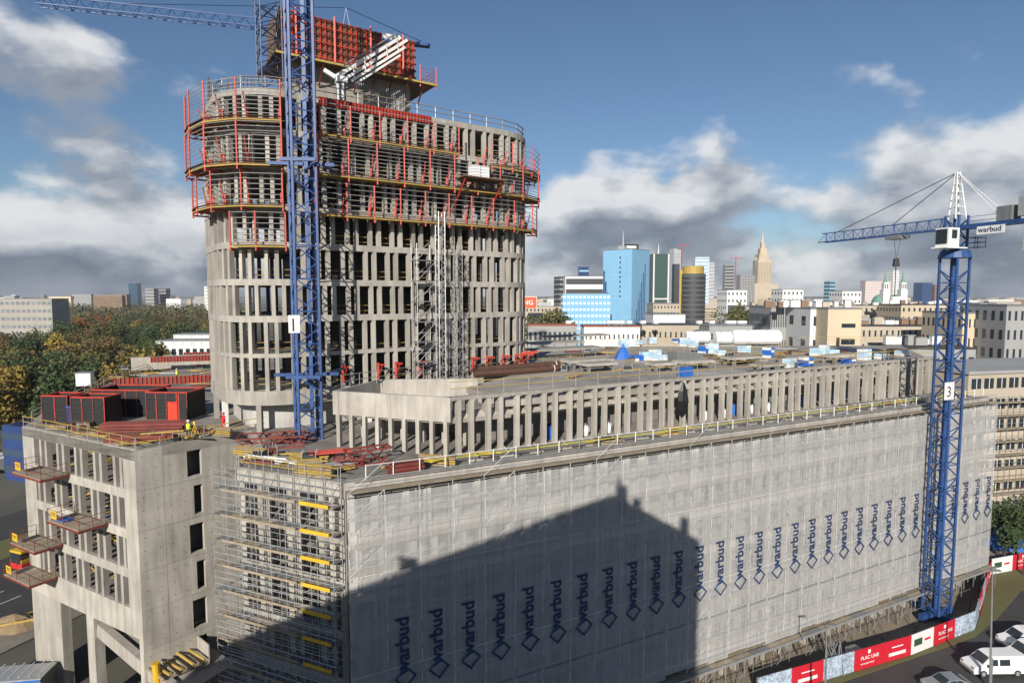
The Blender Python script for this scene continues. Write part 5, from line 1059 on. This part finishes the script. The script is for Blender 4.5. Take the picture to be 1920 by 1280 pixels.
bld(1304, 1330, 482, 1500, whiteb, 'white stepped tower behind the round dark office', 26, 0, 16, 0, pbl, 'skyscraper'); bld(1322, 1340, 492, 1550, mat('silver_glass', (0, 0, 0)), 'pale tower just behind the white stepped tower', 20, 0, 14, 0, greyb, 'skyscraper')
bld(1360, 1377, 497, 1700, greyb, 'grey tower under construction beside a red crane', 20, 0, 14, 0, darkb, 'skyscraper')
for u, vt, Y, lb in ((1279, 458, 1880, 'thin red crane beside the silver skyscraper'), (1380, 482, 1690, 'thin red crane beside the grey tower')):
    a = WY(u, vt, Y); t = T('tower_crane', lb, 'crane', (a.x, Y, -1.5)); t.beam('mast', (a.x, Y, -1.5), a, 1.8, RED); t.beam('jib', a + Vector((-14, 0, -3)), a + Vector((28, 5, -3)), 1.4, RED); t.beam('pendant', a, a + Vector((22, 4, -3)), .5, RED)
# round dark office
a, c = WY(1290, 512, 470), WY(1338, 512, 470); ctr = Vector(((a.x + c.x) / 2, 490, -1.5)); rr = (c.x - a.x) / 2; hh = a.z + 1.5
t = T('round_office', 'dark round office building with gold side slab and banded windows', 'building', ctr); t.mb('drum', MB().tube(ctr, ctr + Vector((0, 0, hh)), rr, 28), darkb)
for k in range(15): t.mb('window_band', MB().tube(ctr + Vector((0, 0, hh * (k + .35) / 15)), ctr + Vector((0, 0, hh * (k + .75) / 15)), rr + .15, 28), mat('smoked_glass', (.10, .11, .11), .2, .2, .05))
t.mb('top_ring', MB().tube(ctr + Vector((0, 0, hh)), ctr + Vector((0, 0, hh + 6)), rr * .85, 24), gold); t.box('side_slab', ctr + Vector((-rr - .3, 2, hh * .52)), (2.4, 8, hh * 1.06), gold); t.box('dark_fin', ctr + Vector((-rr - 3.5, 2, hh * .57)), (4, 8, hh * 1.14), darkb)
# the palace with its spire
pc = WY(1427, 552, 2000); s_ = 2000 / F_PX; t = T('palace_tower', 'stepped pale stone palace tower with a tall spire', 'building', (pc.x, 2000, -1.5))
def pt(nm, wpx, v0, v1, m=stone, dx=0): z0, z1 = WY(1427, v0, 2000).z, WY(1427, v1, 2000).z; t.box(nm, (pc.x + dx * s_, 2000, (z0 + z1) / 2), (wpx * s_, wpx * s_, z1 - z0), m, .0)
pt('base_wing', 44, 620, 532); pt('shaft', 25, 560, 488); pt('upper_tier', 18, 488, 477); pt('crown', 12, 477, 466); pt('lantern', 7, 466, 455)
for k in range(-4, 5): t.box('pilaster', (pc.x + k * 2.8 * s_, 2000 - 12.7 * s_, WY(1427, 522, 2000).z), (.9 * s_, 1, 58 * s_), mat('pilaster_shade', (.30, .25, .19), .9, .1, .05))  # strips in a darkened copy of the stone, shading put into the colour
for k in (-1, 1): pt('corner_turret', 3.2, 500, 483, stone, 11.5 * k)
t.mb('spire', MB().tube((pc.x, 2000, WY(1427, 455, 2000).z), (pc.x, 2000, WY(1427, 434, 2000).z), 2.6 * s_, 8, .25 * s_), mat('spire_metal', (.45, .40, .30), .4, .1, .1))
bld(1388, 1416, 516, 1300, greyb, 'grey ribbed slab tower left of the palace', 22, 0, 14, 10, darkb, 'skyscraper', ww=.4, wh=.8)
for u0, u1, vt, Y, lb in ((1357, 1402, 544, 420, 'white apartment block in front of the palace'), (1461, 1508, 543, 430, 'white apartment block beside the grey apartment house'), (1573, 1617, 546, 430, 'white stepped apartment block left of the church')): bld(u0, u1, vt, Y, whiteb, lb, 14, .15, 9, 5, GLASS, 'apartment_block', ww=.35, wh=.35)
bld(1623, 1671, 527, 1100, mat('pink_white', (.62, .52, .50), .9, .1, .05), 'long pinkish panel flats behind the church', 16, 0, 14, 14, greyb, 'apartment_block', wh=.4); bld(1672, 1687, 507, 1150, whiteb, 'tall narrow white tower block between the church spires', 14, .2, 18, 0, greyb, 'apartment_block', wh=.2)
bld(1552, 1567, 527, 1600, pbl, 'small pale blue glass block on the horizon', 20, .3, 8, 0, tealg); bld(1725, 1750, 530, 1500, navyg, 'dark blue glass office on the right horizon', 26, .2, 10, 0, tealg, wh=.2); bld(1753, 1765, 534, 1500, brown, 'brown tower block beside the dark blue office', 18, 0, 10, 0, darkb, wh=.2)
bld(238, 256, 531, 1500, tealg, 'teal glass tower standing alone beyond the park', 24, .2, 10, 0, navyg, wh=.2); bld(272, 288, 541, 1500, greyb, 'grey block right of the teal tower beyond the park', 20, 0, 7, 0, darkb, wh=.3); bld(296, 311, 541, 1550, darkb, 'dark block beyond the park near the teal tower', 20, 0, 7, 0, greyb, wh=.3); bld(380, 406, 537, 1000, whiteb, 'white flats beyond the park beside the tower', 16, .2, 10, 8, greyb, 'apartment_block', wh=.4)
# church
q = WY(1675, 545, 600); k_ = 600 / F_PX; t = T('church', 'church with two green spires and green domed roof', 'church', (q.x, 600, -1.5)); zb = -1.5
for u in (1659, 1692):
    p = WY(u, 545, 600); zt_ = WY(u, 543, 600).z; t.box('bell_tower', (p.x, 600, (zt_ + zb) / 2), (12 * k_, 12 * k_, zt_ - zb), whiteb); t.box('belfry', (p.x, 600, zt_ + 3.5), (8.5 * k_, 8.5 * k_, 7), whiteb)
    for s in (-1, 1): t.box('arched_opening', (p.x + s * 2 * k_, 600 - 4.3 * k_, zt_ + 3.2), (1.6 * k_, .3, 4.5), DARK)
    t.mb('spire', MB().tube((p.x, 600, zt_ + 7), (p.x, 600, WY(u, 523, 600).z), 3.6 * k_, 8, 1.8 * k_), copper); t.mb('spire_tip', MB().tube((p.x, 600, WY(u, 523, 600).z), (p.x, 600, WY(u, 506, 600).z), 2.0 * k_, 8, .1 * k_), copper)
t.box('nave', (q.x, 615, 14), (55 * k_, 40, 31), whiteb)
for u, r_ in ((1648, 13), (1680, 17)): p = WY(u, 560, 606); b = MB(); b.hull([[(p.x + math.cos(a * .393) * r_ * k_ * math.cos(e), 606 + math.sin(a * .393) * r_ * k_ * math.cos(e), 29 + math.sin(e) * 10) for a in range(16)] for e in (0, .4, .8, 1.2, 1.5)]); t.mb('dome', b, copper)
t.mb('gable', MB().prism([(q.x - 8 * k_, 594), (q.x + 8 * k_, 594), (q.x + 8 * k_, 598), (q.x - 8 * k_, 598)], 25, 37), whiteb)
def rooftop(u0, u1, v, Y, n, lb):
    for i in range(n):
        u = u0 + (u1 - u0) * (i + .5) / n + rnd.uniform(-3, 3); q = WY(u, v, Y); z_ = WY(u, v, Y).z; yy = Y + rnd.uniform(4, 9)
        t = T('roof_chimney', lb, 'chimney', (q.x, yy, z_), 'chimneys and hatches on ' + lb.split(' on ')[-1]); h_ = rnd.uniform(1.2, 2.6); t.box('stack', (q.x, yy, z_ + h_ / 2), (rnd.uniform(1.0, 3.0), 1.2, h_), rnd.choice((whiteb, beige, brown, greyb))); t.box('cap', (q.x, yy, z_ + h_ + .1), (2.0, 1.4, .2), greyb)
rooftop(1446, 1616, 577, 160, 9, 'chimney stack on the apartment house roofs'); rooftop(1620, 1768, 611, 190, 14, 'white chimney stack on the long beige tenement'); rooftop(1806, 1920, 588, 160, 7, 'rooftop hatch on the cream tenement'); rooftop(1700, 1830, 655, 128, 7, 'rooftop hatch on the low dark roof'); rooftop(1560, 1830, 572, 312, 16, 'small chimney on the tenement rows by the church')
# ---- nearer blocks right of the site
bld(1446, 1523, 577, 172, greyb, 'long grey apartment house with rows of slit windows', 16, 0, 5, 18, GLASS, 'apartment_block', ww=.35, wh=.5)
bld(1520, 1556, 580, 158, whiteb, 'narrow white house with two windows per floor', 14, .0, 6, 2, GLASS, 'apartment_block', ww=.3, wh=.4)
t, mid, w, dep, h, fd, fn = bld(1553, 1616, 580, 152, cream, 'cream stair block with wide dark windows and dark strip', 14, .0, 0, 0, GLASS, 'apartment_block')
for k in range(5): t.box('window', mid + fn * dep / 2 + fd * 1.0 + Vector((0, 0, h - 4 - 4 * k)), (3.4, .2, 1.4 if k else 1.0), GLASS)
t.box('stair_strip', mid + fn * (dep / 2 + .05) + fd * -1.5 + Vector((0, 0, h / 2 - 3)), (.8, .2, h - 8), DARK)
bld(1617, 1770, 612, 190, beige, 'long beige prewar tenement with regular windows', 18, -.05, 7, 14, GLASS, 'tenement', ww=.3, wh=.45, roof=darkb); bld(1640, 1745, 602, 215, beige, 'beige tenement wing with dark flat roof behind the long one', 18, 0, 7, 10, GLASS, 'tenement', ww=.3, wh=.4, roof=darkb)
bld(1806, 1878, 588, 160, cream, 'cream stone tenement behind crane three', 16, 0, 7, 8, GLASS, 'tenement', ww=.3, wh=.45); bld(1822, 1868, 570, 175, darkb, 'dark flat penthouse box above the cream tenement', 8, 0)
bld(1888, 1960, 574, 150, greyb, 'tall grey old house beyond the renovated one', 16, 0, 8, 6, GLASS, 'tenement', ww=.35, wh=.5); bld(1700, 1830, 655, 128, greyb, 'low dark roofed building behind the crane', 14, 0, 4, 8, GLASS, 'tenement', roof=ASPH)
bld(1560, 1720, 573, 330, beige, 'pale tenement row in front of the church', 20, 0, 8, 16, GLASS, 'tenement', ww=.35, wh=.4, roof=darkb); bld(1690, 1830, 572, 300, stone, 'stone coloured tenement row behind the crane mast', 20, 0, 8, 14, GLASS, 'tenement', ww=.35, wh=.4, roof=darkb); bld(1225, 1275, 570, 420, beige, 'beige tenement standing below the dark green hotel tower', 20, 0, 8, 8, GLASS, 'tenement', ww=.35, wh=.4); bld(1225, 1285, 590, 300, whiteb, 'low pale hall beside the blue tower foot', 20, 0); bld(1395, 1460, 575, 330, greyb, 'grey flat-roofed hall in front of the palace', 25, 0, 4, 0, GLASS); bld(985, 1056, 575, 420, beige, 'old tenement with red advertising board beside the tower', 18, 0, 7, 10, GLASS, 'tenement', ww=.35, wh=.4)
a = WY(991, 567, 395); t = T('advert_board', 'red advertising board with white letters on a tenement', 'billboard', a); t.box('board', a, (10, .4, 7), mat('orange_red', (.75, .09, .03), .6, .1, 1)); t.box('frame', a + Vector((0, .3, 0)), (10.6, .3, 7.6), WHITE); o = link('letters', text_mesh('ING', 4.2, WHITE, 'letters', .03), t.o); o.rotation_euler = (math.pi / 2, 0, 0); o.location = (-4.4, -.25, -1.4)
rroof = mat('rust_roof', (.30, .10, .06), .9, .2, .2)
bld(990, 1082, 611, 186, greyb, 'low dark-windowed shed beside the tower behind the roof decks', 10, .0, 5, 10, DARK, 'low_building', ww=.5, wh=.4, roof=rroof); bld(1095, 1200, 613, 192, whiteb, 'low white building with small dark windows behind the roof', 10, .0, 5, 12, DARK, 'low_building', ww=.3, wh=.25, roof=rroof); bld(1204, 1322, 610, 200, beige, 'low beige building with flat dark roof behind the bales', 10, .0, 5, 12, DARK, 'low_building', ww=.3, wh=.3, roof=darkb); bld(1330, 1450, 612, 185, greyb, 'low grey shed roofs behind the white bales', 10, 0, 5, 12, DARK, 'low_building', ww=.4, wh=.3)
for i in range(16):
    u = rnd.uniform(995, 1440); q = WY(u, 612, 196); z_ = WY(u, 611, 186).z; t = T('roof_vent', 'small white roof vent hood on the low sheds', 'vent', (q.x, 192, z_), 'vents on the low shed roofs'); t.box('hood', (q.x, 192, z_ + .9), (1.6, 1.2, .9), WHITE, .2); t.box('stem', (q.x, 192, z_ + .2), (.7, .7, 1.0), GREY, .2)
# house under renovation, wrapped in scaffold
rv = Fr(W(1800, 690, 25.5), W(2040, 690, 25.5)); rv = Fr((75, 100), (110, 108)); t = T('renovated_house', 'beige house under renovation with long window rows', 'building', rv.p(0, 0, -1.5)); t.mb('walls', MB().prism([tuple(rv.p(0, 0, 0).xy), tuple(rv.p(40, 0, 0).xy), tuple(rv.p(40, -16, 0).xy), tuple(rv.p(0, -16, 0).xy)], -1.5, 25.5), beige); t.mb('roof', MB().prism([tuple(rv.p(-.3, .3, 0).xy), tuple(rv.p(40, .3, 0).xy), tuple(rv.p(40, -16, 0).xy), tuple(rv.p(-.3, -16, 0).xy)], 25.5, 26), greyb)
for k in range(7):
    for j in range(11): t.box('window', rv.p(1.6 + j * 2.6, .02, 2 + k * 3.5 + .9), (1.9, .12, 1.7), GLASS, rv.rz); t.box('window_frame', rv.p(1.6 + j * 2.6, .06, 2 + k * 3.5 + .9), (.1, .14, 1.7), WHITE, rv.rz)
s2_ = T('renovation_scaffold', 'brown decked scaffold on the house under renovation', 'scaffold', rv.p(0, 1, -1.5))
for i in range(13): s2_.tube('standard', rv.p(-1 + i * 2.5, 1.6, -1.5), rv.p(-1 + i * 2.5, 1.6, 22), .06, GREY)
for k in range(10): s2_.box('deck', rv.p(13, 1.1, 1 + k * 2.2), (29, 1.0, .1), BOARD, rv.rz); s2_.tube('rail', rv.p(-1, 1.6, 2 + k * 2.2), rv.p(28, 1.6, 2 + k * 2.2), .04, DRED if k < 4 else GREY)
person(rv.p(5, 1.1, 1 + 2.2 * 2 + .05), 1.0, HV_, NAVY, 'worker in yellow vest on the renovation scaffold')
p = W(1893, 1010, 0); p = Vector((73, 91, -1.4)); t = T('site_cabin', 'blue site cabin stack beside the renovated house', 'cabin', p); t.box('lower_cabin', p + Vector((4, 0, 1.4)), (9, 3, 2.7), BLUEP, -.3); t.box('upper_cabin', p + Vector((4, 0, 4.2)), (9, 3, 2.7), BLUEP, -.3); t.box('roof', p + Vector((4, 0, 5.65)), (9.4, 3.3, .15), GREY, -.3)
# slab block on the left
t, mid, w, dep, h, fd, fn = bld(-60, 93, 561, 330, mat('panel_grey', (.36, .345, .30), .9, .15, .1), 'long grey slab block of flats beside the park', 14, .06, 9, 16, mat('window_dark_white', (.25, .27, .3), .3, .5, .6), 'apartment_block', ww=.7, wh=.42)
p = rp(50, -50); t = T('glass_office', 'dark blue glass office beyond the far carriageway', 'building', (p[0], p[1], -1.5)); t.box('walls', (p[0], p[1], 4.5), (14, 30, 12), navyg, -.37)
for k in range(3): t.box('window_row', (p[0], p[1], 1 + 3.6 * k), (14.2, 30.2, 1.4), mat('dim_glass', (.05, .08, .13), .15, .2, .1), -.37)
bld(290, 420, 640, 235, whiteb, 'low white modern pavilion at the edge of the park', 12, .1, 2, 10, GLASS, 'pavilion', wh=.5); bld(325, 420, 628, 250, whiteb, 'upper white pavilion roof by the tower', 12, .0, 2, 0, GLASS, 'pavilion')
# far city fabric
fm = [whiteb, beige, greyb, stone, cream, brown]; cnt = 0
for i in range(250):
    if i < 175: Y = rnd.uniform(450, 3200); u = rnd.uniform(985, 1960); z1 = rnd.uniform(14, 30)
    else: Y = rnd.uniform(1100, 4200); u = rnd.uniform(-40, 430); z1 = rnd.uniform(18, 40)
    if 1135 < u < 1225 and Y < 600: continue
    c = WY(u, 553, Y); w = rnd.uniform(14, 60); dp = rnd.uniform(12, 25); m_ = fm[rnd.choice((0, 0, 1, 1, 2, 3, 3, 4, 5))]; rz = rnd.uniform(-.5, .5)
    t = T('city_block', 'small pale city block in the distant built-up plain', 'building', (c.x, Y, -1.5), 'distant city blocks'); t.box('walls', (c.x, Y, z1 / 2 - .75), (w, dp, z1 + 1.5), m_, rz); t.box('roof', (c.x, Y, z1 + .4), (w * .98, dp * .98, .8), rnd.choice((GREY, darkb, brown, greyb)), rz)
    if Y < 1100:
        for k in range(int(z1 / 3.6)): t.box('window_row', (c.x, Y, 2 + 3.6 * k), (w * .92, dp + .4, 1.2), GLASS, rz)
# ================================================================== trees
def leaf_mat(name, c, c2):
    m = mat(name, tuple(x * 1.25 for x in c), .9, .5, .25, col2=tuple(x * 1.25 for x in c2)); return m
LM = [leaf_mat('leaf_dark_green', (.05, .075, .025), (.025, .04, .014)), leaf_mat('leaf_olive', (.095, .095, .03), (.05, .055, .018)), leaf_mat('leaf_brown', (.13, .085, .03), (.07, .05, .02)), leaf_mat('leaf_yellow', (.24, .17, .03), (.13, .10, .025)), leaf_mat('leaf_rust', (.24, .09, .02), (.12, .055, .02))]
BARK = mat('bark', (.07, .055, .04), .95, .3, 1)
def crown_mesh(seed, n, shape, leaf, m, nm='crown'):
    r = random.Random(seed); b = MB(); cl = []
    for i in range(16):
        a = r.uniform(0, 6.28); e = r.uniform(-.6, 1); rad = r.uniform(.35, .9)
        cl.append((Vector((math.cos(a) * rad * shape[0], math.sin(a) * rad * shape[0], shape[2] + e * shape[1] * .75)), r.uniform(.28, .5)))
    for i in range(n):
        c, cr = r.choice(cl); d = Vector((r.gauss(0, 1), r.gauss(0, 1), r.gauss(0, 1))).normalized() * cr * (r.random() ** .4)
        p = c + Vector((d.x * shape[0], d.y * shape[0], d.z * shape[1])); s = leaf * r.uniform(.6, 1.3)
        x = Vector((r.gauss(0, 1), r.gauss(0, 1), r.gauss(0, .6))).normalized(); y = x.cross(Vector((r.gauss(0, 1), r.gauss(0, 1), r.gauss(0, 1)))).normalized()
        b.quad(p - x * s, p + y * s * .7, p + x * s, p - y * s * .7)
    return b.mesh(nm, m)
def trunk_mesh(seed, h):
    r = random.Random(seed); b = MB().tube((0, 0, -.3), (0, 0, h * .55), .35, 7, .2)
    for i in range(5): a = r.uniform(0, 6.28); b.tube((0, 0, h * r.uniform(.25, .5)), (math.cos(a) * h * .2, math.sin(a) * h * .2, h * r.uniform(.6, .85)), .13, 5, .04)
    return b.mesh('trunk', BARK)
VAR = []
for i in range(10): VAR.append((crown_mesh(i, 2600, (5.2, 6.2, 11.5), .34, LM[i % 5]), trunk_mesh(i, 18)))
POP = (crown_mesh(50, 1800, (1.6, 9, 10.5), .3, LM[1]), trunk_mesh(50, 20))
def tree(x, y, z, sc_, kind, label, group='park trees', pop=False):
    cr, tr_ = POP if pop else VAR[kind]
    o = tag(link('tree', None, None, (x, y, z)), label, 'tree', group); o.rotation_euler = (0, 0, rnd.uniform(0, 6.28)); o.scale = (sc_, sc_, sc_ * rnd.uniform(.9, 1.12)); link('crown', cr, o); link('trunk', tr_, o)
names = ['dark green broadleaf tree in the park beyond the site', 'olive green tree in the park beyond the site', 'brownish autumn tree in the park beyond the site', 'yellow autumn tree in the park beyond the site', 'rust orange autumn tree in the park beyond the site']
wt = [0, 0, 0, 1, 1, 1, 2, 2, 5, 5, 6, 6, 6, 7, 3, 8, 4]
k = 0
while k < 230:
    Y = 140 + 420 * rnd.random() ** 1.25; X = rnd.uniform(-.92, -.455) * Y
    if (X + 70) * .933 - (Y - 78) * .36 > -22 and Y < 260 and X > -.60 * Y + 0: 
        if Y < 190: continue
    u = 960 + F_PX * X / Y
    if Y > 300 and u < 96 and Y < 360: continue
    if u > 290 and Y < 262: continue
    v = rnd.choice(wt); tree(X, Y, -1.5, rnd.uniform(.9, 1.4), v, names[v % 5]); k += 1
b = MB(); r = random.Random(3)                    # the far wood reads as one mass
for i in range(26000):
    Y = r.uniform(540, 1500); X = r.uniform(-.95, -.44) * Y; s = r.uniform(1.0, 2.2); p = Vector((X, Y, r.uniform(2, 17) + 3 * math.sin(X * .06) + 2.5 * math.sin(Y * .045))); x = Vector((r.gauss(0, 1), r.gauss(0, 1), r.gauss(0, .6))).normalized() * s; y = Vector((r.gauss(0, 1), r.gauss(0, 1), r.gauss(0, 1))).normalized() * s; b.quad(p - x, p + y, p + x, p - y)
tag(link('far_wood', b.mesh('far_wood', leaf_mat('wood_mixed', (.11, .085, .03), (.035, .045, .016)))), 'distant autumn woodland reaching to the horizon', 'wood', kind='stuff')
for u, v, Y, s_, kd, lb in ((1020, 612, 250, 1.85, 1, 'olive tree beside the tower behind the roof decks'), (1045, 612, 256, 1.75, 5, 'second olive tree next to the old tenement'), (1350, 615, 262, 1.6, 1, 'olive tree in front of the round office'), (1385, 615, 255, 1.85, 6, 'broad olive tree behind the white bales'), (1420, 615, 265, 1.65, 1, 'olive tree beside the grey apartment house'), (1190, 606, 300, 1.4, 6, 'low tree at the foot of the blue tower'), (1215, 606, 305, 1.35, 2, 'brownish low tree at the foot of the blue tower'), (1240, 606, 310, 1.3, 1, 'small tree in front of the pale hall'), (1640, 590, 330, 1.6, 1, 'olive tree in front of the church'), (1665, 590, 335, 1.5, 6, 'rounded tree right of the church front tree'), (1885, 1010, 84, .55, 0, 'dark green tree beside the blue cabins'), (1925, 1000, 82, .6, 5, 'dark leafy tree at the end of the hoarding'), (1910, 960, 88, .55, 1, 'olive tree behind the blue cabins')):
    q = WY(u, v, Y); tree(q.x, Y, -1.5 if Y > 100 else -.5, s_, kd, lb, 'street trees')
q = WY(1672, 655, 150); tree(q.x, 150, -1.5, 1.5, 1, 'slim poplar before the beige tenement', 'street trees', True); q = WY(1690, 590, 340); tree(q.x, 340, -1.5, 1.75, 1, 'tall dark poplar beside the church', 'street trees', True)

# ================================================================== thin autumn haze
hz = MB().box((0, 2600, 60), (9000, 5600, 126)); hm = bpy.data.materials.new('haze'); hm.use_nodes = True; hn = hm.node_tree.nodes; hn.remove(hn['Principled BSDF'])
pv = hn.new('ShaderNodeVolumePrincipled'); pv.inputs['Color'].default_value = (.80, .86, .95, 1); pv.inputs['Density'].default_value = 0.00008; hm.node_tree.links.new(pv.outputs[0], hn['Material Output'].inputs['Volume'])
tag(link('haze', hz.mesh('haze', hm)), 'thin pale autumn haze over the city', 'haze', kind='stuff')
